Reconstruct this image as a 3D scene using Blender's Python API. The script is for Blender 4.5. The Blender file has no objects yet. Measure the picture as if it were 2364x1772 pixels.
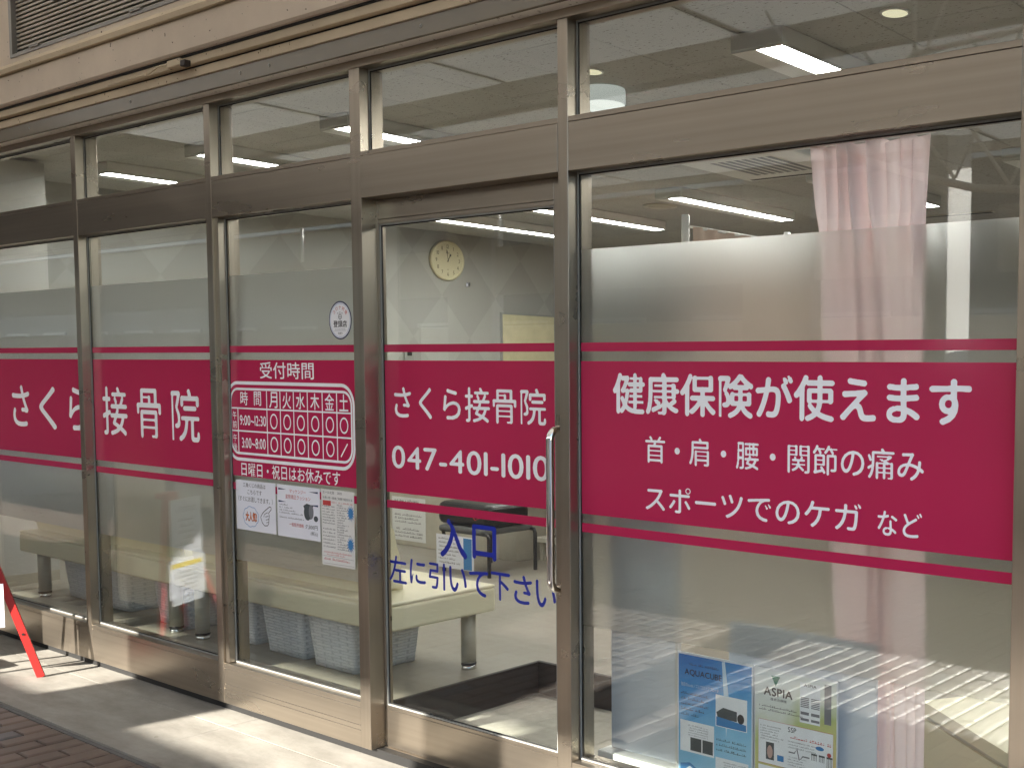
import bpy, bmesh, math, random
import numpy as np
from mathutils import Vector, Matrix
rad = math.radians
sc = bpy.context.scene
COL = sc.collection
random.seed(7)

# ---------------------------------------------------------------- camera
cam = bpy.data.cameras.new("camera"); camo = bpy.data.objects.new("camera", cam); COL.objects.link(camo)
yaw, pitch, roll = -0.58986417, -0.06707662, -0.00926248
f = Vector((math.sin(yaw)*math.cos(pitch), math.cos(yaw)*math.cos(pitch), math.sin(pitch)))
r = f.cross(Vector((0, 0, 1))).normalized(); d = f.cross(r)
c_, s_ = math.cos(roll), math.sin(roll)
R1 = r*c_ + d*s_; D1 = r*(-s_) + d*c_
M = Matrix((R1, -D1, -f)).transposed()
camo.matrix_world = Matrix.Translation((0, -2.4, 1.43)) @ M.to_4x4()
cam.sensor_fit = 'HORIZONTAL'; cam.sensor_width = 36.0
cam.lens = 36.0*2575.4685/2364.0
cam.shift_x = -726.322/2364.0; cam.shift_y = 144.164/2364.0
cam.clip_start = 0.05; cam.clip_end = 3000
sc.camera = camo

# ---------------------------------------------------------------- light
SUN_EL, SUN_AZ = 26.0, 11.0
world = bpy.data.worlds.new("World"); sc.world = world; world.use_nodes = True
wn = world.node_tree; wn.nodes.clear()
sky = wn.nodes.new("ShaderNodeTexSky"); sky.sky_type = 'NISHITA'; sky.sun_disc = False
sky.sun_elevation = rad(SUN_EL); sky.sun_rotation = rad(180+SUN_AZ)
bg = wn.nodes.new("ShaderNodeBackground"); bg.inputs['Strength'].default_value = 0.15
wo = wn.nodes.new("ShaderNodeOutputWorld")
wn.links.new(sky.outputs[0], bg.inputs[0]); wn.links.new(bg.outputs[0], wo.inputs[0])
sl = bpy.data.lights.new("sun", 'SUN'); sl.energy = 5.0; sl.angle = rad(0.5); sl.color = (1.0, 0.945, 0.85)
so = bpy.data.objects.new("sun", sl); COL.objects.link(so); so.location = (-4, -12, 9)
sd = Vector((math.sin(rad(SUN_AZ))*math.cos(rad(SUN_EL)), math.cos(rad(SUN_AZ))*math.cos(rad(SUN_EL)), -math.sin(rad(SUN_EL))))
so.rotation_euler = sd.to_track_quat('-Z', 'Y').to_euler()
sc.view_settings.view_transform = 'Standard'; sc.view_settings.look = 'None'
sc.view_settings.exposure = 2.12; sc.view_settings.gamma = 1.0
sc.view_settings.use_curve_mapping = False
LAMP = 13.0            # radiance of the lit fluorescent diffusers

sc.render.engine = 'CYCLES'
cy = sc.cycles
cy.use_denoising = True
try:
    cy.denoiser = 'OPENIMAGEDENOISE'; cy.denoising_input_passes = 'RGB_ALBEDO_NORMAL'
except Exception:
    pass
cy.max_bounces = 16; cy.transparent_max_bounces = 24; cy.diffuse_bounces = 7; cy.glossy_bounces = 6; cy.transmission_bounces = 12
cy.caustics_reflective = False; cy.caustics_refractive = True
cy.sample_clamp_indirect = 6.0

# ---------------------------------------------------------------- materials
def S(r, g, b):
    def l(c):
        c /= 255.0
        return c/12.92 if c <= 0.04045 else ((c+0.055)/1.055)**2.4
    return (l(r), l(g), l(b), 1.0)

class Mat:
    def __init__(s, name):
        s.m = bpy.data.materials.new(name); s.m.use_nodes = True
        s.t = s.m.node_tree; s.t.nodes.clear()
        s.out = s.n("ShaderNodeOutputMaterial")
    def n(s, typ, **kw):
        nd = s.t.nodes.new(typ)
        for k, v in kw.items():
            setattr(nd, k, v)
        return nd
    def l(s, a, b):
        s.t.links.new(a, b)
    def coords(s, scale=(1, 1, 1), kind='Object', rot=(0, 0, 0)):
        tc = s.n("ShaderNodeTexCoord"); mp = s.n("ShaderNodeMapping")
        mp.inputs['Scale'].default_value = scale; mp.inputs['Rotation'].default_value = rot
        s.l(tc.outputs[kind], mp.inputs[0]); return mp.outputs[0]
    def noise(s, vec, scale, detail=4, rough=0.55):
        nz = s.n("ShaderNodeTexNoise"); nz.inputs['Scale'].default_value = scale
        nz.inputs['Detail'].default_value = detail; nz.inputs['Roughness'].default_value = rough
        if vec is not None: s.l(vec, nz.inputs['Vector'])
        return nz.outputs['Fac']
    def ramp(s, fac, stops):
        rp = s.n("ShaderNodeValToRGB"); el = rp.color_ramp.elements
        el[0].position, el[0].color = stops[0]; el[1].position, el[1].color = stops[1]
        for p, c in stops[2:]:
            e = el.new(p); e.color = c
        s.l(fac, rp.inputs[0]); return rp.outputs[0]
    def bump(s, fac, strength, dist, normal=None):
        b = s.n("ShaderNodeBump"); b.inputs['Strength'].default_value = strength; b.inputs['Distance'].default_value = dist
        s.l(fac, b.inputs['Height'])
        if normal is not None: s.l(normal, b.inputs['Normal'])
        return b.outputs[0]
    def math(s, op, a, b=None, c=None):
        m = s.n("ShaderNodeMath", operation=op)
        for i, v in enumerate((a, b, c)):
            if v is None: continue
            if isinstance(v, (int, float)): m.inputs[i].default_value = v
            else: s.l(v, m.inputs[i])
        return m.outputs[0]
    def mixc(s, fac, a, b):
        mx = s.n("ShaderNodeMix", data_type='RGBA')
        if isinstance(fac, (int, float)): mx.inputs[0].default_value = fac
        else: s.l(fac, mx.inputs[0])
        for i, v in ((6, a), (7, b)):
            if isinstance(v, tuple): mx.inputs[i].default_value = v
            else: s.l(v, mx.inputs[i])
        return mx.outputs[2]
    def principled(s, color, rough=0.5, metal=0.0, normal=None, **kw):
        p = s.n("ShaderNodeBsdfPrincipled")
        if isinstance(color, tuple): p.inputs['Base Color'].default_value = color
        else: s.l(color, p.inputs['Base Color'])
        if isinstance(rough, (int, float)): p.inputs['Roughness'].default_value = rough
        else: s.l(rough, p.inputs['Roughness'])
        p.inputs['Metallic'].default_value = metal
        if normal is not None: s.l(normal, p.inputs['Normal'])
        for k, v in kw.items():
            p.inputs[k].default_value = v
        s.p = p
        s.l(p.outputs[0], s.out.inputs[0]); return p

def plain(name, col, rough=0.5, metal=0.0, var=0.08, scale=9.0, bump=0.0, **kw):
    m = Mat(name); v = m.coords()
    nz = m.noise(v, scale)
    lo = tuple(c*(1-var) for c in col[:3])+(1,); hi = tuple(min(1, c*(1+var)) for c in col[:3])+(1,)
    cc = m.ramp(nz, [(0.3, lo), (0.7, hi)])
    nrm = m.bump(m.noise(v, scale*14, 3), bump, 0.002) if bump else None
    m.principled(cc, rough, metal, nrm, **kw)
    return m.m

def brushed(name, col, axis='x', rough=0.30, metal=0.92):
    m = Mat(name)
    sc_ = {'x': (0.5, 20, 46), 'z': (46, 20, 0.5)}[axis]
    v = m.coords(sc_); nz = m.noise(v, 1.0, 2, 0.5)
    v2 = m.coords((0.7, 3, 3)); n2 = m.noise(v2, 2.0, 4)
    cc = m.ramp(nz, [(0.25, tuple(c*0.90 for c in col[:3])+(1,)), (0.75, tuple(c*1.09 for c in col[:3])+(1,))])
    rr = m.math('MULTIPLY_ADD', n2, 0.22, rough-0.11)
    m.principled(cc, rr, metal)
    return m.m

MT = {}
MT['alu_x'] = brushed("bronze_aluminium_horizontal", (0.365, 0.312, 0.25), 'x')
MT['alu_z'] = brushed("bronze_aluminium_vertical", (0.365, 0.312, 0.25), 'z')
MT['gasket'] = plain("grey_gasket", S(150, 150, 145), 0.4)
MT['black_gap'] = plain("black_rubber", S(24, 23, 22), 0.6)  # gasket rubber; elsewhere near-black for the shade in gaps and recesses
MT['steel_paint'] = plain("grey_gloss_paint", S(122, 114, 100), 0.25, 0.0, 0.05, 3, 0.0)
MT['cream_paint'] = None
MT['chrome'] = plain("polished_chrome", (0.78, 0.78, 0.76, 1), 0.06, 1.0, 0.02)
MT['magenta'] = plain("magenta_vinyl", S(186, 40, 84), 0.14, 0.0, 0.03, 2)
MT['white_vinyl'] = plain("white_vinyl", S(246, 247, 252), 0.3, 0, 0.02, 3)
MT['blue_vinyl'] = plain("blue_vinyl", S(22, 42, 160), 0.3, 0, 0.02, 3)
MT['paper'] = plain("white_paper", S(228, 230, 240), 0.7, 0, 0.03, 5)
MT['paper_plain'] = plain("newsprint_paper", S(222, 222, 220), 0.7, 0, 0.03, 5)
MT['ink'] = plain("black_ink", S(34, 33, 40), 0.6)
MT['ink_red'] = plain("red_ink", S(190, 62, 58), 0.6)
MT['ink_navy'] = plain("navy_ink", S(20, 40, 92), 0.5)
MT['ink_blue'] = plain("blue_ink", S(60, 130, 190), 0.6)
MT['ink_grey'] = plain("grey_ink", S(120, 122, 128), 0.6)
MT['ink_orange'] = plain("orange_ink", S(228, 120, 56), 0.6)
MT['ink_yellow'] = plain("yellow_ink", S(236, 208, 40), 0.6)
MT['ink_pale'] = plain("pale_blue_ink", S(196, 220, 238), 0.6)
MT['ink_green'] = plain("green_ink", S(36, 120, 100), 0.6)
MT['ink_white'] = plain("white_ink", S(240, 243, 248), 0.6)
MT['ink_skin'] = plain("pinkish_print_ink", S(190, 160, 150), 0.6)
MT['ink_dark'] = plain("dark_slate_ink", S(66, 74, 78), 0.5)
MT['cream_vinyl'] = plain("cream_leatherette", S(226, 219, 190), 0.42, 0, 0.04, 3, 0.08)
MT['leg'] = plain("pale_beige_paint", S(182, 176, 160), 0.3, 0, 0.04)
MT['black_plastic'] = plain("black_plastic", S(22, 21, 22), 0.4)
MT['black_leather'] = plain("black_leatherette", S(14, 14, 16), 0.35, 0, .1, 5, .1)
MT['red_paint'] = plain("red_gloss_paint", S(178, 36, 30), 0.4, 0, 0.06, 6)
MT['white_metal'] = plain("white_enamel", S(218, 218, 214), 0.32, 0, 0.03)
MT['white_board'] = plain("white_plastic_board", S(222, 226, 232), 0.3, 0, 0.02, 2)
MT['grey_seat'] = plain("grey_seat_fabric", S(86, 86, 84), 0.8)
MT['counter'] = plain("beige_counter_laminate", S(180, 174, 158), 0.4)
MT['notice_cream'] = plain("cream_board", S(204, 196, 160), 0.5)
MT['clock_face'] = plain("cream_clock_face", S(214, 206, 172), 0.4, 0, 0.02)
MT['red_banner'] = plain("dark_red_banner", S(132, 22, 22), 0.5)
MT['gold'] = plain("gold_print", S(196, 160, 80), 0.5)
MT['wood'] = None
MT['lens_yellow'] = None

def emis(name, col, st):
    m = Mat(name); e = m.n("ShaderNodeEmission"); e.inputs[0].default_value = col; e.inputs[1].default_value = st
    m.l(e.outputs[0], m.out.inputs[0]); return m.m
MT['tube'] = emis("lit_fluorescent_diffuser", (1.0, 0.985, 0.945, 1), LAMP)
MT['lens_yellow'] = emis("lit_downlight_lens", (1.0, 0.92, 0.62, 1), 0.20)
MT['drum_white'] = emis('glowing_acrylic_drum', (0.95, 1.0, 0.93, 1), 0.105)
MT['lens_white'] = emis("lit_ceiling_lamp_lens", (0.97, 1.0, 0.93, 1), 0.22)

# clear glass: thin-sheet reflection over transparency, Fresnel by Schlick
m = Mat("clear_glass")
lw = m.n("ShaderNodeLayerWeight"); lw.inputs['Blend'].default_value = 0.5
F = m.math('MULTIPLY_ADD', m.math('POWER', lw.outputs['Facing'], 5.0), 0.935, 0.065)
tr = m.n("ShaderNodeBsdfTransparent"); tr.inputs[0].default_value = (0.955, 0.975, 0.962, 1)
gl = m.n("ShaderNodeBsdfGlossy"); gl.inputs['Roughness'].default_value = 0.0; gl.inputs[0].default_value = (1, 1, 1, 1)
mx = m.n("ShaderNodeMixShader"); m.l(F, mx.inputs[0]); m.l(tr.outputs[0], mx.inputs[1]); m.l(gl.outputs[0], mx.inputs[2])
m.l(mx.outputs[0], m.out.inputs[0]); MT['glass'] = m.m
# frosted film: rough transmission plus a little diffuse haze
m = Mat("frosted_film")
rf = m.n("ShaderNodeBsdfRefraction"); rf.inputs['IOR'].default_value = 1.4; rf.inputs['Roughness'].default_value = 0.30; rf.inputs[0].default_value = (0.93, 0.93, 0.92, 1)
df = m.n("ShaderNodeBsdfTranslucent"); df.inputs[0].default_value = (0.46, 0.47, 0.47, 1)
d2 = m.n("ShaderNodeBsdfDiffuse"); d2.inputs[0].default_value = (0.40, 0.41, 0.41, 1)
ma = m.n("ShaderNodeMixShader"); ma.inputs[0].default_value = 0.5; m.l(df.outputs[0], ma.inputs[1]); m.l(d2.outputs[0], ma.inputs[2])
lw = m.n("ShaderNodeLayerWeight"); lw.inputs['Blend'].default_value = 0.5
mx = m.n("ShaderNodeMixShader"); m.l(m.math('MINIMUM', m.math('MULTIPLY_ADD', m.math('POWER', lw.outputs['Facing'], 2.0), 1.25, 0.04), 0.7), mx.inputs[0]); m.l(rf.outputs[0], mx.inputs[1]); m.l(ma.outputs[0], mx.inputs[2])
m.l(mx.outputs[0], m.out.inputs[0]); MT['frost'] = m.m

# mineral-fibre ceiling tile: fissures and pin holes
m = Mat("mineral_fibre_tile")
v = m.coords((9, 26, 20)); vo = m.noise(v, 4.2, 2, 0.5)
v2 = m.coords((1, 1, 1)); v3 = m.noise(v2, 95, 2, 0.5)
mask = m.math('MAXIMUM', m.math('GREATER_THAN', vo, 0.655), m.math('GREATER_THAN', v3, 0.70))
base = m.ramp(m.noise(v2, 3.0), [(0.3, (0.40, 0.388, 0.36, 1)), (0.7, (0.45, 0.438, 0.41, 1))])
m.principled(m.mixc(mask, base, (0.16, 0.145, 0.12, 1)), 0.9, 0, m.bump(m.math('SUBTRACT', 1.0, mask), 0.5, 0.003))
MT['tile'] = m.m
m = Mat("white_soffit_tile"); v2 = m.coords(); mk_ = m.math('GREATER_THAN', m.noise(v2, 60, 2), 0.68)
m.principled(m.mixc(mk_, (0.86, 0.82, 0.75, 1), (0.38, 0.34, 0.29, 1)), 0.8); MT['soffit'] = m.m  # lighter version of the ceiling tile; ground-bounce light put into its colour
# painted plaster of the shop building
def plaster(name, col, dirt):
    m = Mat(name); v = m.coords(); n1 = m.noise(v, 2.2, 5, 0.6); n2 = m.noise(v, 120, 3, 0.6); n3 = m.noise(v, 42, 2, 0.5)
    cc = m.ramp(n1, [(0.3, tuple(c*0.88 for c in col[:3])+(1,)), (0.72, tuple(min(1, c*1.06) for c in col[:3])+(1,))])
    spots = m.math('GREATER_THAN', n3, 0.725)
    cc = m.mixc(spots, cc, dirt)
    m.principled(cc, 0.85, 0, m.bump(n2, 0.35, 0.003)); return m.m
MT['plaster'] = plaster("pinkish_textured_plaster", (0.64, 0.545, 0.445, 1), (0.13, 0.10, 0.08, 1))
MT['cream_paint'] = plaster("aged_cream_paint", (0.60, 0.50, 0.36, 1), (0.16, 0.11, 0.07, 1))
MT['louvre'] = plain("taupe_louvre_paint", (0.36, 0.33, 0.275, 1), 0.45)
MT['louvre_frame'] = plain("grey_louvre_frame", (0.20, 0.19, 0.175, 1), 0.4)
# interior
MT['wall'] = plain("offwhite_wall", (0.50, 0.49, 0.455, 1), 0.8, 0, 0.03, 2, 0.05)
m = Mat("diamond_wallpaper")
tc = m.n("ShaderNodeTexCoord"); sp = m.n("ShaderNodeSeparateXYZ"); m.l(tc.outputs['Object'], sp.inputs[0])
uu = m.math('DIVIDE', m.math('SUBTRACT', sp.outputs[1], 4.12), 0.29); vv = m.math('DIVIDE', m.math('SUBTRACT', sp.outputs[2], 2.06), 0.365)
pa = m.math('FLOOR', m.math('MULTIPLY', m.math('ADD', m.math('ADD', uu, vv), 1.0), 0.5))
pb = m.math('FLOOR', m.math('MULTIPLY', m.math('ADD', m.math('SUBTRACT', uu, vv), 1.0), 0.5))
par = m.math('ABSOLUTE', m.math('MODULO', m.math('ADD', pa, pb), 2.0))
ca = m.mixc(par, (0.335, 0.33, 0.305, 1), (0.375, 0.37, 0.342, 1))
m.principled(ca, 0.7); MT['wallpaper'] = m.m
m = Mat("beige_vinyl_floor"); v = m.coords((1, 1, 1))
n1 = m.noise(m.coords((1.2, 9, 1)), 3, 5, 0.6); n2 = m.noise(v, 60, 2)
cc = m.ramp(n1, [(0.3, (0.25, 0.226, 0.182, 1)), (0.7, (0.30, 0.274, 0.224, 1))])
m.principled(cc, m.math('MULTIPLY_ADD', n2, 0.1, 0.28)); MT['floor'] = m.m
MT['mat'] = plain("light_grey_entrance_mat", (0.36, 0.335, 0.285, 1), 0.9, 0, 0.1, 30, 0.3)
m = Mat("dark_brown_wood"); n1 = m.noise(m.coords((2, 2, 40)), 2, 5, 0.6)
m.principled(m.ramp(n1, [(0.3, (0.008, 0.005, 0.004, 1)), (0.7, (0.022, 0.013, 0.010, 1))]), 0.6); MT['wood'] = m.m
# pink curtain
m = Mat("pink_curtain_cloth"); v = m.coords((900, 900, 900)); w = m.noise(m.coords((260, 260, 12)), 1.0, 2)
cc = m.ramp(w, [(0.3, (0.95, 0.87, 0.87, 1)), (0.7, (0.97, 0.92, 0.92, 1))])
p = m.n("ShaderNodeBsdfDiffuse"); m.l(cc, p.inputs[0]); t = m.n("ShaderNodeBsdfTranslucent"); t.inputs[0].default_value = (0.97, 0.76, 0.75, 1)
mx = m.n("ShaderNodeMixShader"); mx.inputs[0].default_value = 0.48; m.l(p.outputs[0], mx.inputs[1]); m.l(t.outputs[0], mx.inputs[2])
m.l(mx.outputs[0], m.out.inputs[0]); MT['curtain'] = m.m
MT['back_curtain'] = plain("salmon_cubicle_curtain", (0.52, 0.40, 0.33, 1), 0.9)
# woven basket
m = Mat("woven_grey_basket")
bk = m.n("ShaderNodeTexBrick"); m.l(m.coords((1, 1, 1), 'UV'), bk.inputs['Vector']); bk.inputs['Scale'].default_value = 1.0
bk.inputs['Brick Width'].default_value = 0.024; bk.inputs['Row Height'].default_value = 0.013; bk.inputs['Mortar Size'].default_value = 0.002; bk.inputs['Mortar Smooth'].default_value = 0.8
bk.inputs['Color1'].default_value = (0.88, 0.89, 0.92, 1); bk.inputs['Color2'].default_value = (0.79, 0.81, 0.85, 1); bk.inputs['Mortar'].default_value = (0.68, 0.70, 0.74, 1)
m.principled(bk.outputs['Color'], 0.6, 0, m.bump(m.math('SUBTRACT', 1.0, bk.outputs['Fac']), 0.9, 0.006)); MT['basket'] = m.m
# outdoors
m = Mat("worn_concrete"); v = m.coords((1, 2.6, 1))
n1 = m.noise(v, 2.6, 8, 0.68); n2 = m.noise(m.coords(), 46, 4); n3 = m.noise(m.coords((1, 5, 1)), 2.3, 5, 0.7)
c1 = m.ramp(n1, [(0.28, (0.125, 0.113, 0.097, 1)), (0.72, (0.335, 0.318, 0.28, 1))])
cc = m.mixc(m.math('MULTIPLY', n3, 0.4), c1, (0.31, 0.285, 0.24, 1))
cc = m.mixc(m.math('MULTIPLY', m.math('GREATER_THAN', m.noise(m.coords(), 7.5, 3), 0.70), 0.5), cc, (0.15, 0.125, 0.10, 1))
m.principled(cc, 0.8, 0, m.bump(n2, 0.25, 0.004)); MT['concrete'] = m.m
def brickmat(name, col):
    m = Mat(name); oi = m.n("ShaderNodeObjectInfo"); v = m.coords()
    n1 = m.noise(v, 24, 4, 0.6); n2 = m.noise(v, 160, 3)
    lo = tuple(c*0.8 for c in col[:3])+(1,); hi = tuple(c*1.15 for c in col[:3])+(1,)
    cc = m.ramp(n1, [(0.3, lo), (0.7, hi)])
    hs = m.n("ShaderNodeHueSaturation"); m.l(cc, hs.inputs['Color']); m.l(m.math('MULTIPLY_ADD', oi.outputs['Random'], 0.28, 0.86), hs.inputs['Value'])
    m.principled(hs.outputs[0], m.math('MULTIPLY_ADD', n1, 0.3, 0.40), 0, m.bump(n2, 0.25, 0.0015)); return m.m
MT['brick'] = brickmat("brown_paving_brick", (0.125, 0.09, 0.07, 1))
MT['brick_grey'] = brickmat("grey_paving_brick", (0.105, 0.10, 0.10, 1))
MT['sand'] = plain("pale_joint_sand", (0.34, 0.30, 0.24, 1), 0.6, 0, .1, 40)
MT['asphalt'] = plain("asphalt", (0.055, 0.054, 0.052, 1), 0.9, 0, .15, 60, .4)
MT['white_paint'] = plain("white_steel_paint", (0.72, 0.72, 0.70, 1), 0.4)
MT['column_white'] = plain("bright_white_column_paint", (0.86, 0.86, 0.85, 1), 0.35, 0, .02)
MT['canopy'] = plain("grey_ribbed_soffit_steel", (0.36, 0.335, 0.30, 1), 0.5)
m = Mat("milky_polycarbonate_roof"); t = m.n("ShaderNodeBsdfTranslucent"); t.inputs[0].default_value = (0.40, 0.392, 0.372, 1)
p = m.n("ShaderNodeBsdfDiffuse"); p.inputs[0].default_value = (0.22, 0.21, 0.20, 1)
mx = m.n("ShaderNodeAddShader"); m.l(t.outputs[0], mx.inputs[0]); m.l(p.outputs[0], mx.inputs[1]); m.l(mx.outputs[0], m.out.inputs[0]); MT['polycarb'] = m.m
MT['render_grey'] = plaster("grey_render", (0.32, 0.31, 0.29, 1), (0.2, 0.19, 0.18, 1))
MT['hedge_wall'] = plaster("pale_stone_wall", (0.50, 0.48, 0.45, 1), (0.25, 0.24, 0.22, 1))  # kept pale to bounce light onto the facade
MT['brown_tile'] = plaster('brown_wall_tile', (0.085, 0.07, 0.06, 1), (0.05, 0.04, 0.035, 1))
m = Mat("white_banner_cloth"); t = m.n("ShaderNodeBsdfTranslucent"); t.inputs[0].default_value = (0.80, 0.80, 0.79, 1)
p = m.n("ShaderNodeBsdfDiffuse"); p.inputs[0].default_value = (0.85, 0.85, 0.84, 1); mx = m.n("ShaderNodeMixShader"); mx.inputs[0].default_value = 0.65
m.l(p.outputs[0], mx.inputs[1]); m.l(t.outputs[0], mx.inputs[2]); m.l(mx.outputs[0], m.out.inputs[0]); MT['banner'] = m.m
MT['edging'] = plain('dark_grey_edging', (0.11, 0.105, 0.10, 1), 0.9, 0, .15, 30, .3)
MT['pane_dark'] = plain("dark_window_pane", (0.03, 0.035, 0.04, 1), 0.05)

# gradient print for the two display posters (flat print on paper)
def poster_mat(name, stops, nscale):
    m = Mat(name); tc = m.n("ShaderNodeTexCoord"); sp = m.n("ShaderNodeSeparateXYZ"); m.l(tc.outputs['Generated'], sp.inputs[0])
    nz = m.noise(tc.outputs['Generated'], nscale, 3)
    t = m.math('ADD', m.math('MULTIPLY', sp.outputs[2], 0.75), m.math('ADD', m.math('MULTIPLY', sp.outputs[0], -0.18), m.math('MULTIPLY', nz, 0.3)))
    m.principled(m.ramp(t, stops), 0.25); return m.m
MT['blue_print'] = poster_mat("blue_water_print", [(0.0, S(196, 226, 244)), (0.95, S(44, 104, 190)), (0.32, S(150, 208, 240)), (0.6, S(84, 160, 220))], 2.0)
MT['green_print'] = poster_mat("green_sky_print", [(0.0, S(214, 148, 72)), (0.95, S(224, 234, 242)), (0.3, S(226, 204, 140)), (0.5, S(190, 202, 130)), (0.66, S(232, 236, 228))], 2.6)

# ---------------------------------------------------------------- builders
ORG = {}
class MB:
    def __init__(s): s.b = bmesh.new()
    def box(s, x0, x1, y0, y1, z0, z1, bev=0.0, seg=1):
        b = s.b
        vs = [b.verts.new(p) for p in ((x0, y0, z0), (x1, y0, z0), (x1, y1, z0), (x0, y1, z0), (x0, y0, z1), (x1, y0, z1), (x1, y1, z1), (x0, y1, z1))]
        fs = [b.faces.new([vs[i] for i in q]) for q in ((3, 2, 1, 0), (4, 5, 6, 7), (0, 1, 5, 4), (1, 2, 6, 5), (2, 3, 7, 6), (3, 0, 4, 7))]
        if bev > 0:
            es = list({e for f_ in fs for e in f_.edges})
            bmesh.ops.bevel(b, geom=es, offset=bev, segments=seg, affect='EDGES', profile=0.5, clamp_overlap=True)
        return s
    def hexa(s, bottom, top):
        b = s.b; lo = [b.verts.new(p) for p in bottom]; hi = [b.verts.new(p) for p in top]; n = len(lo)
        b.faces.new(lo[::-1]); b.faces.new(hi)
        for i in range(n): b.faces.new([lo[i], lo[(i+1) % n], hi[(i+1) % n], hi[i]])
        return s
    def tube(s, pts, rad_, n=12, cap=True):
        b = s.b; pts = [Vector(p) for p in pts]; rings = []
        rr = rad_ if isinstance(rad_, (list, tuple)) else [rad_]*len(pts)
        ref = None
        for i, p in enumerate(pts):
            t = (pts[min(i+1, len(pts)-1)]-pts[max(i-1, 0)]).normalized()
            if ref is None:
                ref = Vector((0, 0, 1)) if abs(t.z) < 0.9 else Vector((1, 0, 0))
            a = (ref - t*ref.dot(t)).normalized(); c = t.cross(a); ref = a
            rings.append([b.verts.new(p + (a*math.cos(2*math.pi*k/n)+c*math.sin(2*math.pi*k/n))*rr[i]) for k in range(n)])
        for i in range(len(rings)-1):
            for k in range(n):
                fc = b.faces.new([rings[i][k], rings[i][(k+1) % n], rings[i+1][(k+1) % n], rings[i+1][k]]); fc.smooth = n > 6
        if cap:
            b.faces.new(rings[0][::-1]); b.faces.new(rings[-1])
        return s
    def lathe(s, prof, center=(0, 0, 0), axis='z', n=32):
        b = s.b; c = Vector(center); rings = []
        for (rr, h) in prof:
            ring = []
            for k in range(n):
                a = 2*math.pi*k/n
                p = Vector((rr*math.cos(a), rr*math.sin(a), h))
                if axis == 'x': p = Vector((h, rr*math.cos(a), rr*math.sin(a)))
                if axis == 'y': p = Vector((rr*math.cos(a), h, rr*math.sin(a)))
                ring.append(b.verts.new(c+p))
            rings.append(ring)
        for i in range(len(rings)-1):
            for k in range(n):
                fc = b.faces.new([rings[i][k], rings[i][(k+1) % n], rings[i+1][(k+1) % n], rings[i+1][k]]); fc.smooth = True
        b.faces.new(rings[0][::-1]); b.faces.new(rings[-1])
        return s
    def build(s, name, mat, parent=None, loc=None, smooth_angle=None):
        bmesh.ops.recalc_face_normals(s.b, faces=s.b.faces)
        return finish(s.b, name, mat, parent, loc)

def finish(b, name, mat, parent=None, loc=None):
    me = bpy.data.meshes.new(name)
    org = Vector(loc) if loc is not None else (ORG.get(parent.name, Vector()) if parent is not None else Vector())
    bmesh.ops.translate(b, verts=b.verts, vec=-org)
    b.to_mesh(me); b.free()
    me.materials.append(MT[mat] if isinstance(mat, str) else mat)
    o = bpy.data.objects.new(name, me); COL.objects.link(o)
    if parent is not None:
        o.parent = parent
        base = ORG.get(parent.name, Vector())
        o.location = org-base
    else:
        o.location = org
    ORG[o.name] = org
    return o

def thing(name, label, cat, loc=(0, 0, 0), group=None):
    o = bpy.data.objects.new(name, None); COL.objects.link(o); o.location = loc; o.empty_display_size = 0.1
    ORG[o.name] = Vector(loc); tag(o, label, cat, group); return o
def tag(o, label=None, cat=None, group=None, kind=None):
    if label: o['label'] = label
    if cat: o['category'] = cat
    if group: o['group'] = group
    if kind: o['kind'] = kind
    return o
def struct(o): o['kind'] = 'structure'; return o
def dup(o, loc, label=None, group=None, rot=None):
    c = o.copy(); COL.objects.link(c); c.location = loc
    if rot is not None: c.rotation_euler = (0, 0, rot)
    if label: c['label'] = label
    if group: c['group'] = group
    ORG[c.name] = Vector(loc)
    def rec(src, dst):
        for ch in src.children:
            k = ch.copy(); COL.objects.link(k); k.parent = dst; rec(ch, k)
    rec(o, c)
    return c

# ---------------------------------------------------------------- text
_gc = {}
def _raw(ch):
    cu = bpy.data.curves.new('t', 'FONT'); cu.body = ch; cu.resolution_u = 4
    o = bpy.data.objects.new('t', cu); COL.objects.link(o)
    dg = bpy.context.evaluated_depsgraph_get()
    me = bpy.data.meshes.new_from_object(o.evaluated_get(dg))
    V = np.array([v.co[:2] for v in me.vertices]).reshape(-1, 2); Fc = [tuple(p.vertices) for p in me.polygons]
    from collections import Counter
    cnt = Counter(); 
    for p in me.polygons:
        for e in p.edge_keys: cnt[e] += 1
    E = np.array([e for e, n in cnt.items() if n == 1]).reshape(-1, 2)
    bpy.data.objects.remove(o); bpy.data.curves.remove(cu); bpy.data.meshes.remove(me)
    return V, Fc, E
def _dist(P, A, B):
    out = np.full(len(P), 1e9)
    AB = B-A; L2 = np.maximum((AB**2).sum(1), 1e-12)
    for i in range(0, len(P), 2048):
        q = P[i:i+2048, None, :]-A[None]
        t = np.clip((q*AB[None]).sum(2)/L2[None], 0, 1)
        dd = q-t[..., None]*AB[None]
        out[i:i+2048] = np.sqrt((dd**2).sum(2).min(1))
    return out
def _inside(P, A, B):
    r_ = np.zeros(len(P), bool)
    for a, b in zip(A, B):
        if a[1] == b[1]: continue
        c = (a[1] > P[:, 1]) != (b[1] > P[:, 1])
        x = a[0]+(P[:, 1]-a[1])*(b[0]-a[0])/(b[1]-a[1])
        r_ ^= c & (P[:, 0] < x)
    return r_
_MS = {}
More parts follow.
